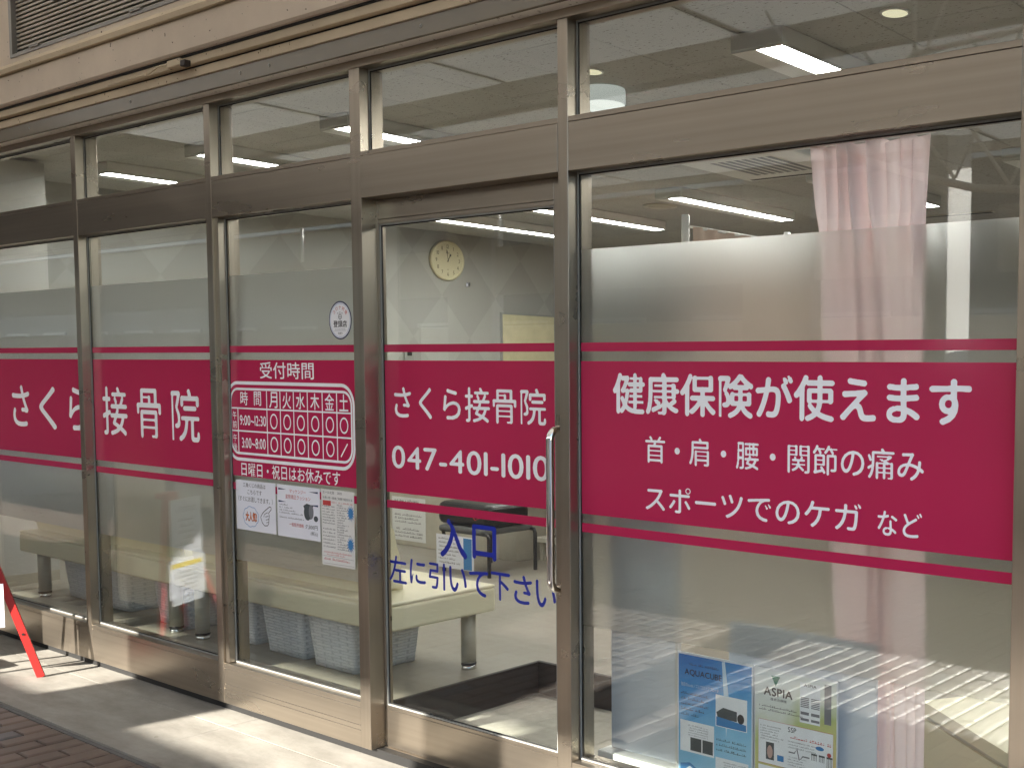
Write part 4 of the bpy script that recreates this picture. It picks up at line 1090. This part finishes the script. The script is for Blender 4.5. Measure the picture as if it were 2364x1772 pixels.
# benches
def bench(name, label, x0, x1, back0, back1, group):
    t = thing(name, label, 'bench', ((x0+x1)/2, 0.43, FZ), group)
    MB().box(x0, x1, 0.18, 0.70, 0.408, 0.508, 0.012, 3).build('base', 'cream_vinyl', t)
    MB().box(x0+0.001, x1-0.001, 0.181, 0.699, 0.5085, 0.522, 0.006, 2).build('seat', 'cream_vinyl', t)
    # backrest leaning to the glass
    prof = []
    for k in range(13):
        a = rad(180*k/12); prof.append((math.cos(a), math.sin(a)))
    poly = [(0.262, 0.5225), (0.405, 0.5225), (0.392, 0.66)] + [(0.298+0.06*c0+(-0.0), 0.775+0.055*s0) for c0, s0 in prof] + [(0.236, 0.66)]
    m_ = MB(); lo = [m_.b.verts.new((back0, y, z)) for y, z in poly]; hi = [m_.b.verts.new((back1, y, z)) for y, z in poly]
    m_.b.faces.new(lo); m_.b.faces.new(hi[::-1])
    for i in range(len(poly)):
        j = (i+1) % len(poly); fc = m_.b.faces.new([lo[i], hi[i], hi[j], lo[j]])
    ed = [e for e in m_.b.edges if abs(e.verts[0].co.x-e.verts[1].co.x) < 1e-6]
    bmesh.ops.bevel(m_.b, geom=ed, offset=0.012, segments=2, affect='EDGES', clamp_overlap=True)
    m_.build('backrest', 'cream_vinyl', t)
    lx0, lx1 = x0+0.15, x1-0.11
    if name == 'bench': pass
    return t
def bench_leg(t, x, y):
    l_ = MB().lathe([(0.0308, FZ+0.030), (0.0308, 0.4078)], (x, y, 0), 'z', 24).build('leg', 'leg', t)
    MB().lathe([(0.0315, FZ+0.020), (0.0315, FZ+0.0298)], (x, y, 0), 'z', 24).build('ring', 'black_plastic', l_)
    MB().lathe([(0.029, FZ+0.0003), (0.031, FZ+0.004), (0.0295, FZ+0.0198)], (x, y, 0), 'z', 24).build('foot', 'chrome', l_)
bA = bench('bench', 'cream padded bench farther left behind the さくら and 接骨院 signs', -7.05, -5.395, -7.03, -5.45, 'cream waiting benches')
for x, y in ((-6.90, 0.24), (-5.485, 0.24), (-6.90, 0.62), (-5.485, 0.62)): bench_leg(bA, x, y)
bB = bench('bench', 'cream padded bench ending beside the sunken entrance behind the hours sign', -5.385, -3.75, -5.36, -3.955, 'cream waiting benches')
for x, y in ((-5.244, 0.24), (-3.83, 0.24), (-5.244, 0.62), (-3.83, 0.62)):
    if (x, y) != (-3.83, 0.24): bench_leg(bB, x, y)
bench_leg(bB, -3.86, 0.60) if False else None

# woven baskets under the benches
def basket_mesh():
    b = bmesh.new(); uv = b.loops.layers.uv.new('UVMap')
    def ring(hw, z, rc=0.013, n=4):
        return [(u, v, z) for u, v in rrect(-hw, hw, -hw, hw, rc, n)]
    levels = [(0.145+0.022*k/8, 0.236*k/8) for k in range(9)]
    rb_ = random.Random(4)
    rings = [[b.verts.new((p[0]*(1+rb_.uniform(-.008, .008)), p[1]*(1+rb_.uniform(-.008, .008)), p[2])) for p in ring(hw, z)] for hw, z in levels]
    n = len(rings[0]); per = 1.16
    for i in range(len(rings)-1):
        for k in range(n):
            f_ = b.faces.new([rings[i][k], rings[i][(k+1) % n], rings[i+1][(k+1) % n], rings[i+1][k]]); f_.smooth = True
            for lp_, (a, c) in zip(f_.loops, ((k, i), (k+1, i), (k+1, i+1), (k, i+1))): lp_[uv].uv = (a/n*per, c/8*0.236)
    b.faces.new(rings[0][::-1])
    inner = [[b.verts.new((p[0], p[1], p[2])) for p in ring(hw-0.012, max(z, 0.012))] for hw, z in (levels[-1], levels[0])]
    for k in range(n):
        b.faces.new([rings[-1][k], rings[-1][(k+1) % n], inner[0][(k+1) % n], inner[0][k]])
        b.faces.new([inner[0][k], inner[0][(k+1) % n], inner[1][(k+1) % n], inner[1][k]])
    b.faces.new(inner[1])
    return b
bk0 = finish(basket_mesh(), 'basket', 'basket')
G_ = 'woven storage baskets under the benches'
tag(bk0, 'grey woven basket under the right bench, nearest the door jamb', 'basket', G_); bk0.location = (-4.27, 0.43, FZ)
rbk = random.Random(8)
for x, y, lab in ((-4.655, 0.445, 'grey woven basket under the right bench, middle of the three in the hours pane'), (-5.085, 0.455, 'grey woven basket under the right bench, beside its left leg'),
                  (-5.62, 0.44, 'grey woven basket under the left bench, behind its right leg'), (-6.26, 0.455, 'grey woven basket under the left bench, left of the red leg reflection'),
                  (-6.68, 0.47, 'grey woven basket under the left bench, left pane beside its left leg')):
    c = bk0.copy(); COL.objects.link(c); c.location = (x, y, FZ); c.rotation_euler = (0, 0, rbk.uniform(-.05, .05)); c['label'] = lab

# low reception counter with notices, and things before it
ct = thing('counter', 'beige reception counter with paper notices on its front behind the door', 'counter', (-6.7, 2.6, FZ))
MB().box(-8.1, -5.72, 2.5, 3.05, FZ, 1.02, 0.004).build('body', 'counter', ct)
MB().box(-8.12, -5.70, 2.48, 3.07, 1.0203, 1.05, 0.004).build('top', 'leg', ct)
for (x0, x1, z0, z1, lab, nl) in ((-7.04, -6.66, 0.20, 0.51, 'white notice of small print on the counter front', 11), (-7.45, -7.16, 0.47, 0.66, 'small white notice at the left end of the counter front', 3)):
    t, fr, w, h = sheet('counter_notice', lab, 'poster', x0, x1, z0, z1, 2.4985, 'paper_plain', 'notices on the counter')
    b = bmesh.new()
    for k in range(nl): 
        if k % 4 != 3: fine_print(b, fr, w*.08, w*rn.uniform(.7, .93), h*(.9-k*.9/nl), h*.5/nl, .0004, rn)
    finish(b, 'print', 'ink', t)
t = thing('red_sticker', 'dark red arched sticker on the counter front left of the black bag', 'sticker', (-6.79, 2.498, 0.53))
ff = Frame((-6.79, 2.498, 0.535))
b = bmesh.new(); polyp(b, ff, [(-.05, 0), (.05, 0), (.05, .06), (.043, .09), (.025, .108), (0, .113), (-.025, .108), (-.043, .09), (-.05, .06)], .0006); finish(b, 'sticker', 'red_banner', t)
b = bmesh.new(); fine_print(b, ff, -.035, .035, .055, .028, .001, rn); fine_print(b, ff, -.04, .04, .02, .022, .001, rn); finish(b, 'print', 'ink_white', t)
st = thing('stool', 'grey seated chair with curved black legs behind the door', 'chair', (-5.55, 2.2, FZ))
MB().box(-5.86, -5.44, 2.0, 2.4, 0.415, 0.455, 0.015, 3).build('seat', 'grey_seat', st)
for (x, y) in ((-5.83, 2.02), (-5.405, 2.02), (-5.83, 2.38), (-5.405, 2.38)):
    xa = x+0.03 if x < -5.6 else x-0.06
    MB().tube([(xa, y, 0.425), (x-0.01, y, 0.423), (x, y, 0.40), (x, y, 0.36), (x, y, FZ+0.001)], 0.012, 10).build('leg', 'black_plastic', st)
MB().tube([(-5.83, 2.02, 0.30), (-5.405, 2.02, 0.30)], 0.008, 8).build('stretcher', 'black_plastic', st)
bg_ = thing('bag', 'black leather bag lying on the grey chair behind the door', 'bag', (-5.65, 2.2, 0.455))
m_ = MB().box(-5.92, -5.42, 2.03, 2.36, 0.4555, 0.60, 0.045, 4); m_.build('body', 'black_leather', bg_)
MB().tube([(-5.57, 2.028, 0.53), (-5.54, 2.026, 0.505), (-5.50, 2.027, 0.52), (-5.45, 2.03, 0.525)], 0.0025, 6).build('red_cord', 'red_paint', bg_)
t, fr, w, h = sheet('leaflet', 'white leaflet with blue edge hanging under the grey chair', 'leaflet', -5.845, -5.49, 0.20, 0.405, 1.975, 'paper')
b = bmesh.new(); rectp(b, fr, w*.73, w*.95, h*.02, h*.96, .0005); finish(b, 'blue_edge', 'ink_blue', t)
b = bmesh.new()
for k in range(7): fine_print(b, fr, w*.06, w*rn.uniform(.5, .68), h*(.86-.12*k), h*.05, .0005, rn)
finish(b, 'print', 'ink', t)
lk = thing('banner_box', 'dark red box printed LUCKY in gold partly hidden by door handle', 'box', (-5.45, 2.9, 0.5))
MB().box(-5.66, -5.05, 2.7, 2.95, 0.60, 0.86).build('box', 'red_banner', lk)
b = bmesh.new(); line(b, 'LUCKY LUCKY', Frame((-5.64, 2.7, 0.70)), 0, 0.56, 0, 0.055, .001, RBB); finish(b, 'lettering', 'gold', lk)
dk = thing('monitor', 'black monitor on a stand seen low between door handle and chair', 'monitor', (-5.45, 2.8, FZ))
MB().box(-5.65, -5.30, 2.71, 2.76, 0.415, 0.592, 0.006).build('screen', 'black_plastic', dk); MB().box(-5.46, -5.40, 2.74, 2.78, 0.34, 0.4148).build('neck', 'black_plastic', dk)
MB().box(-5.54, -5.33, 2.66, 2.86, 0.325, 0.3398, 0.003).build('base', 'black_plastic', dk); 
sh = thing('side_table', 'low grey side table carrying the black monitor', 'table', (-5.4, 2.8, FZ))
MB().box(-5.66, -5.06, 2.6, 2.98, 0.29, 0.3245, 0.004).build('top', 'counter', sh)
for x, y in ((-5.62, 2.64), (-5.10, 2.64), (-5.62, 2.94), (-5.10, 2.94)): MB().box(x-.015, x+.015, y-.015, y+.015, FZ, 0.2898).build('leg', 'leg', sh)

# cubicle screen at the back: poles and salmon curtain
cs = thing('cubicle_screen', 'cubicle curtain rail on white poles above the frosted band', 'privacy screen', (-4.9, 3.5, FZ))
MB().lathe([(0.024, FZ), (0.024, 2.40), (0.020, 2.405)], (-4.70, 3.0, 0), 'z', 20).build('pole', 'white_metal', cs)
MB().lathe([(0.020, FZ), (0.020, 2.25), (0.018, 2.254)], (-3.945, 3.05, 0), 'z', 20).build('pole', 'white_metal', cs)
MB().tube([(-4.675, 3.0, 2.33), (-4.64, 5.2, 2.33)], 0.010, 10).build('rail', 'white_metal', cs)
b = bmesh.new(); n_ = 90; lo = []; hi = []
for k in range(n_+1):
    y = 3.02+2.15*k/n_; x = -4.655+0.028*math.sin(k*0.9)+.01*math.sin(k*.37)
    lo.append(b.verts.new((x, y, FZ+0.2))); hi.append(b.verts.new((x, y, 2.328)))
for k in range(n_): b.faces.new([lo[k], lo[k+1], hi[k+1], hi[k]]).smooth = True
finish(b, 'curtain', 'back_curtain', cs)

# pink curtain tied in the right pane
pc = thing('pink_curtain', 'pale pink gathered curtain hanging inside the right pane', 'curtain', (-1.6, 0.2, FZ))
b = bmesh.new(); NU, NV = 220, 46
grid = []
zt, zb = 2.036, FZ+0.02
for j in range(NV+1):
    q = j/NV; z = zt+(zb-zt)*q
    xl = -1.758+(0.105)*min(1, q/0.8); xr = -1.416+0.022*q
    row = []
    for i in range(NU+1):
        u = i/NU
        top = math.exp(-q*9)
        ph = 2*math.pi*(8.2*u+0.35*math.sin(5*u+1.0)) + 0.5*math.sin(q*14)*(q < 0.25)
        a1 = 0.030*(0.45+0.55*math.sin(3.1*u+0.6)**2)*(1-0.35*q)
        cfold = math.exp(-((u-0.5-0.04*q)/0.13)**2)
        kink = 0.012*math.exp(-((q-0.14)/0.035)**2)*math.sin(2*math.pi*7*u)
        y = 0.145+a1*(0.55+0.45*cfold+0.35*top)*math.sin(ph)+0.018*cfold*math.sin(2*math.pi*13*u+q*1.5)+kink
        zz = z+(0.012*math.sin(ph*0.5)*(1 if j == 0 else 0))
        xx = xl+(xr-xl)*u+0.010*math.sin(ph*1.0+1.2)*(0.6+top)+kink*.6+0.006*math.sin(q*7+u*9)
        row.append(b.verts.new((xx, y, zz)))
    grid.append(row)
for j in range(NV):
    for i in range(NU): b.faces.new([grid[j][i], grid[j][i+1], grid[j+1][i+1], grid[j+1][i]]).smooth = True
cl = finish(b, 'cloth', 'curtain', pc)
MB().tube([(-2.5, 0.150, 2.046), (-1.1, 0.150, 2.046)], 0.008, 10).build('rail', 'white_metal', pc)

# white window partitions
pt = thing('window_partition', 'white window partition panel left of the blue poster', 'partition', (-2.45, 0.2, FZ))
MB().box(-2.577, -2.288, 0.195, 0.203, FZ+0.03, 1.02, 0.002).build('panel', 'white_board', pt)
MB().box(-2.296, -2.284, 0.19, 0.208, FZ+0.03, 1.03, 0.002).build('edge_post', 'white_metal', pt)
MB().box(-2.595, -2.27, 0.15, 0.25, FZ+0.0005, FZ+0.0298, 0.003).build('base', 'white_metal', pt)
pt2 = thing('window_partition', 'white window partition panel behind the equipment poster', 'partition', (-1.85, 0.15, FZ))
MB().box(-2.03, -1.52, 0.125, 0.132, FZ+0.03, 0.70, 0.002).build('panel', 'white_board', pt2)
MB().box(-2.05, -1.50, 0.10, 0.16, FZ+0.0005, FZ+0.0298, 0.003).build('base', 'white_metal', pt2)
# cream couch
bd_ = thing('treatment_couch', 'cream treatment couch with seam low at the bottom right corner', 'couch', (-1.2, 0.8, FZ))
P0 = Vector((-1.614, 0.549, 0)); P1 = Vector((-1.09, 0.19, 0)); nv = Vector((0.565, 0.825, 0))
def slab(z0, z1, ins): 
    dlt = (P1-P0).normalized()*ins; off = nv*ins
    q = [P0+dlt+off, P1-dlt+off, P1-dlt+nv*1.1, P0+dlt+nv*1.1]
    return [(p.x, p.y, z0) for p in q], [(p.x, p.y, z1) for p in q]
MB().hexa(*slab(FZ+0.001, 0.375, 0.004)).build('base', 'cream_vinyl', bd_); MB().hexa(*slab(0.3755, 0.392, 0.012)).build('seam', 'leg', bd_); MB().hexa(*slab(0.3925, 0.43, 0.0)).build('cushion', 'cream_vinyl', bd_)
# treatment machines / bed blurred behind frost on the right
cb = thing('treatment_bed', 'pale treatment bed blurred behind the frosted film at right', 'bed', (-1.6, 2.6, FZ))
MB().box(-2.6, -0.6, 2.2, 2.95, 0.58, 0.70, 0.02, 3).build('mattress', 'grey_seat', cb)
MB().box(-2.5, -0.7, 2.25, 2.9, FZ, 0.5795).build('base', 'leg', cb)

# ================================================================ A-FRAME STAND
af = thing('easel_stand', 'red wooden easel stand with papers at the left edge by the glass', 'sign stand', (-5.98, -0.4305, 0))
def bar_(m_, p, q, wd, th):
    p, q = Vector(p), Vector(q); t_ = (q-p).normalized(); sd2 = Vector((1, 0, 0)) if abs(t_.x) < .7 else Vector((0, 0, 1))
    sd2 = (sd2-t_*sd2.dot(t_)).normalized(); n2 = t_.cross(sd2)
    m_.hexa([p+sd2*wd/2+n2*th/2, p-sd2*wd/2+n2*th/2, p-sd2*wd/2-n2*th/2, p+sd2*wd/2-n2*th/2], [q+sd2*wd/2+n2*th/2, q-sd2*wd/2+n2*th/2, q-sd2*wd/2-n2*th/2, q+sd2*wd/2-n2*th/2]); return m_
def local(m_, nm, mt, par=af):
    """part in the stand's own axes (x across, -y front)"""
    bmesh.ops.recalc_face_normals(m_.b, faces=m_.b.faces)
    me = bpy.data.meshes.new(nm); m_.b.to_mesh(me); m_.b.free(); me.materials.append(MT[mt])
    o = bpy.data.objects.new(nm, me); COL.objects.link(o); o.parent = par; return o
for s in (1, -1):
    lg = local(bar_(MB(), (0.285*s, -0.05, 0.0), (0.030*s, 0.06, 0.76), 0.030, 0.018), 'leg', 'red_paint')
    k = 0.20; local(MB().lathe([(0.0055, -0.0125), (0.0055, 0.0125)], (0.285*s-0.3355*s*k, -0.05+0.145*k, k), 'y', 12), 'peg_hole', 'black_gap', lg)
local(bar_(MB(), (-0.12, -0.004, 0.44), (0.12, -0.004, 0.44), 0.03, 0.014), 'cross_bar', 'red_paint')
local(bar_(MB(), (-0.31, 0.19, 0.0), (-0.03, 0.085, 0.75), 0.034, 0.018), 'back_leg', 'red_paint')
local(MB().box(-0.06, 0.06, 0.05, 0.10, 0.745, 0.775, 0.004), 'top_block', 'red_paint')
local(MB().box(-0.135, 0.125, -0.022, -0.016, 0.20, 0.745), 'board', 'white_board')
for (z0, z1, yel, k0) in ((0.237, 0.437, True, 0), (0.46, 0.735, False, 2)):
    hw_ = 0.15 if yel else 0.115
    ppr = local(MB().box(-hw_, hw_, -0.0245, -0.0235, z0, z1), 'paper', 'paper')
    lf = Frame((-hw_, -0.0245, z0)); w, h = 2*hw_, z1-z0
    b = bmesh.new()
    for k in range(5): fine_print(b, lf, w*.22, w*rn.uniform(.65, .92), h*(.62-.115*k), h*.06, .0004, rn)
    fine_print(b, lf, w*.05, w*.25, h*.06, h*.025, .0004, rn)
    if k0: line(b, 'ご自由にお取り下さい' if k0 == 2 else 'お知らせ', lf, w*.12, w*.85, h*.78, h*.9, .0004, plainglyph)
    ringp(b, lf, w*.12, h*.42, w*.045, h*.06, .002, .0004, 16)
    q = MB(); q.b.free(); q.b = b; local(q, 'print', 'ink', ppr)
    if yel or k0 == 1:
        b = bmesh.new(); rectp(b, lf, w*.08, w*.96, h*(.78 if yel else .10), h*(.90 if yel else .16), .0003); q = MB(); q.b.free(); q.b = b; local(q, 'yellow_strip', 'ink_yellow', ppr)
af.rotation_euler = (0, 0, math.atan2(0.85, 0.53))
sg = thing('standing_board', 'dark framed standing board beyond the easel, mirrored low in the far left pane', 'sign board', (-6.72, -0.6, 0))  # added out of view to cast the shadow on the leftmost rail
MB().box(-7.05, -6.46, -0.615, -0.585, 0.06, 1.15, 0.004).build('panel', 'counter', sg)
for x in (-7.065, -6.46): MB().box(x, x+0.015, -0.62, -0.58, 0.04, 1.16).build('edge', 'black_plastic', sg)
for x in (-6.98, -6.53): MB().box(x-.02, x+.02, -0.80, -0.40, 0.0005, 0.0395, 0.003).build('foot', 'black_plastic', sg)
# dark base plate and weight under the easel, in its shadow
wt = thing('weight_bag', 'black sandbag weight lying under the red easel', 'weight', (-6.2, -0.36, 0))
MB().box(-6.33, -6.10, -0.46, -0.27, 0.0008, 0.05, 0.022, 3).build('bag', 'black_plastic', wt)

# ================================================================ ARCADE OUTSIDE (mirrored in the glass, and it shades the walk)
cn = thing('arcade_canopy', 'grey ribbed arcade canopy over the brick walk, mirrored in the glass', 'canopy', (-4, -3, 3.3))
for k in range(31):
    MB().box(GX0+2*k+0.01, min(GX0+2*k+1.99, CX1), -5.99, -0.14, 3.325, 3.331).build('roof_panel', 'polycarb' if GX0+2*k > ROOF_X else 'canopy', cn)  # milky panels added to brighten the facade; far-left steel added to darken reflections
    MB().box(GX0+2*k-0.03, GX0+2*k+0.03, -5.995, -0.137, 3.3312, 3.345).build('cover_strip', 'canopy', cn)
MB().box(GX0, CX1, -6.0, -5.93, 3.25, 3.3199).build('edge_beam', 'canopy', cn)
MB().box(GX0, CX1, -0.16, -0.093, 3.26, 3.345).build('wall_plate', 'canopy', cn)
for yb in (-2.6,): MB().box(GX0, CX1, yb-0.06, yb+0.06, 3.13, 3.3045).build('beam', 'canopy', cn)
tr2 = [(-3.9, -3.0, 2.80), (-3.5, -3.0, 2.66), (-3.08, -3.0, 2.515), (-2.73, -3.0, 2.42), (-2.477, -3.0, 2.392), (-2.0, -3.0, 2.38), (-1.0, -3.0, 2.38), (0.95, -3.0, 2.38)]
MB().tube(tr2, 0.022, 14).build('arch_tube', 'white_paint', cn)
for (x, z) in ((-2.852, 2.465), (-2.525, 2.40), (-2.19, 2.395), (-1.85, 2.39)):
    MB().tube([(x, -3.0, z+0.015), (x-0.64, -3.0, 3.303)], 0.011, 10).build('strut', 'white_paint', cn)
    MB().tube([(x+0.002, -3.0, z+0.02), (x+0.42, -3.0, 3.303)], 0.009, 10).build('strut', 'white_paint', cn)
MB().tube([(-2.66, -2.2, 2.93), (-2.66, -2.2, 3.304)], 0.010, 10).build('strut', 'white_paint', cn)
MB().tube([(-3.54, -2.2, 3.27), (-3.10, -2.2, 2.65)], 0.010, 10).build('strut', 'white_paint', cn)
MB().tube([(-2.42, -2.2, 3.30), (-2.60, -2.2, 2.93)], 0.010, 10).build('strut', 'white_paint', cn)
MB().tube([(-3.10, -2.2, 2.66), (-2.66, -2.2, 2.93), (-1.5, -2.2, 2.98)], 0.014, 10).build('arch_tube', 'white_paint', cn)
fb = thing('arcade_fascia', 'grey fascia board hung along the street edge of the arcade', 'fascia', (-4, -6, 2.26))
for a, b, q in ((GX0, -12.0, 'brown_tile'), (-11.995, -4.80, 'render_grey'), (-3.98, CX1, 'render_grey')): MB().box(a, b, -6.0, -5.95, 2.26, 2.80).build('board', q, fb)  # added sun block for the shaded band; dark end dims left reflections
for x in (-14, -10.2, -2.2): MB().tube([(x, -5.975, 2.80), (x, -5.975, 3.252)], 0.018, 10).build('hanger', 'white_paint', fb)
pr_ = tag(MB().box(-6.58, -5.80, -6.06, -5.88, 0, 3.32, 0.01).build('pier', 'render_grey', None, (-6.18, -5.97, 0)), 'broad grey pier carrying the arcade edge whose shadow crosses the pavement', 'pier')
for k, x in enumerate((-10.6, 0.6)):
    c = pr_.copy(); COL.objects.link(c); c.location = (x, -5.97, 0); c['label'] = ('broad grey pier farther left along the arcade edge', 'broad grey pier far right along the arcade edge')[k]
cw = thing('street_column', 'slim round grey column mirrored at the right of the glass', 'column', (-4.36, -5.6, 0))
MB().lathe([(0.115, 0.0), (0.115, 3.318)], (-4.36, -5.6, 0), 'z', 40).build('shaft', 'canopy', cw)
MB().lathe([(0.15, 0.0), (0.15, 0.05), (0.117, 0.062)], (-4.36, -5.6, 0), 'z', 40).build('base', 'canopy', cw)
bn = thing('street_banner', 'tall narrow white cloth banner glowing in the sun, mirrored at the right', 'banner', (-4.14, -5.6, 1.1))  # sunlit cloth added to stand in for the bright side of the column
b = bmesh.new(); lo = []; hi = []
for k in range(15):
    u = k/14; x = -4.245+0.19*u; y = -5.60+0.05*(1-u)**2
    lo.append(b.verts.new((x, y, 1.1))); hi.append(b.verts.new((x, y, 3.30)))
for k in range(14): b.faces.new([lo[k], lo[k+1], hi[k+1], hi[k]]).smooth = True
finish(b, 'cloth', 'banner', bn)
MB().tube([(-4.26, -5.56, 3.306), (-4.045, -5.60, 3.306)], 0.007, 8).build('rod', 'white_paint', bn)
MB().tube([(-4.26, -5.56, 1.092), (-4.045, -5.60, 1.092)], 0.007, 8).build('rod', 'white_paint', bn)
gw_ = tag(MB().box(-12.0, GX1, -6.44, -6.24, -0.02, 1.93, 0.01).build('garden_wall', 'hedge_wall', None, (-4, -6.34, 0)), 'pale stone wall at the street edge of the brick walk', 'wall')  # added wall: shades the far paving, bounces light to the facade
tag(MB().box(GX0, -12.005, -6.44, -6.24, -0.02, 1.93, 0.01).build('garden_fence', 'brown_tile', None, (-30, -6.34, 0)), 'dark brown fence along the far stretch of the street edge', 'fence')  # dark stretch added so the left panes mirror less brightness
# building across the road
ob = thing('street_building', 'pale two storey building across the road, mirrored dimly', 'building', (-4, -17, -0.12))
MB().box(-90, 24, -21, -16.2, -0.12, 5.3).build('wall', 'brown_tile', ob)
MB().box(-90.2, 24.2, -21.1, -16.0, 5.3, 5.5).build('roof', 'canopy', ob)
for k in range(30):
    wf = MB().box(-80+3.2*k, -78.2+3.2*k, -16.2, -16.12, 1.0, 2.6).build('window', 'canopy', ob)
    MB().box(-79.92+3.2*k, -78.28+3.2*k, -16.12, -16.11, 1.08, 2.52).build('pane', 'pane_dark', wf)
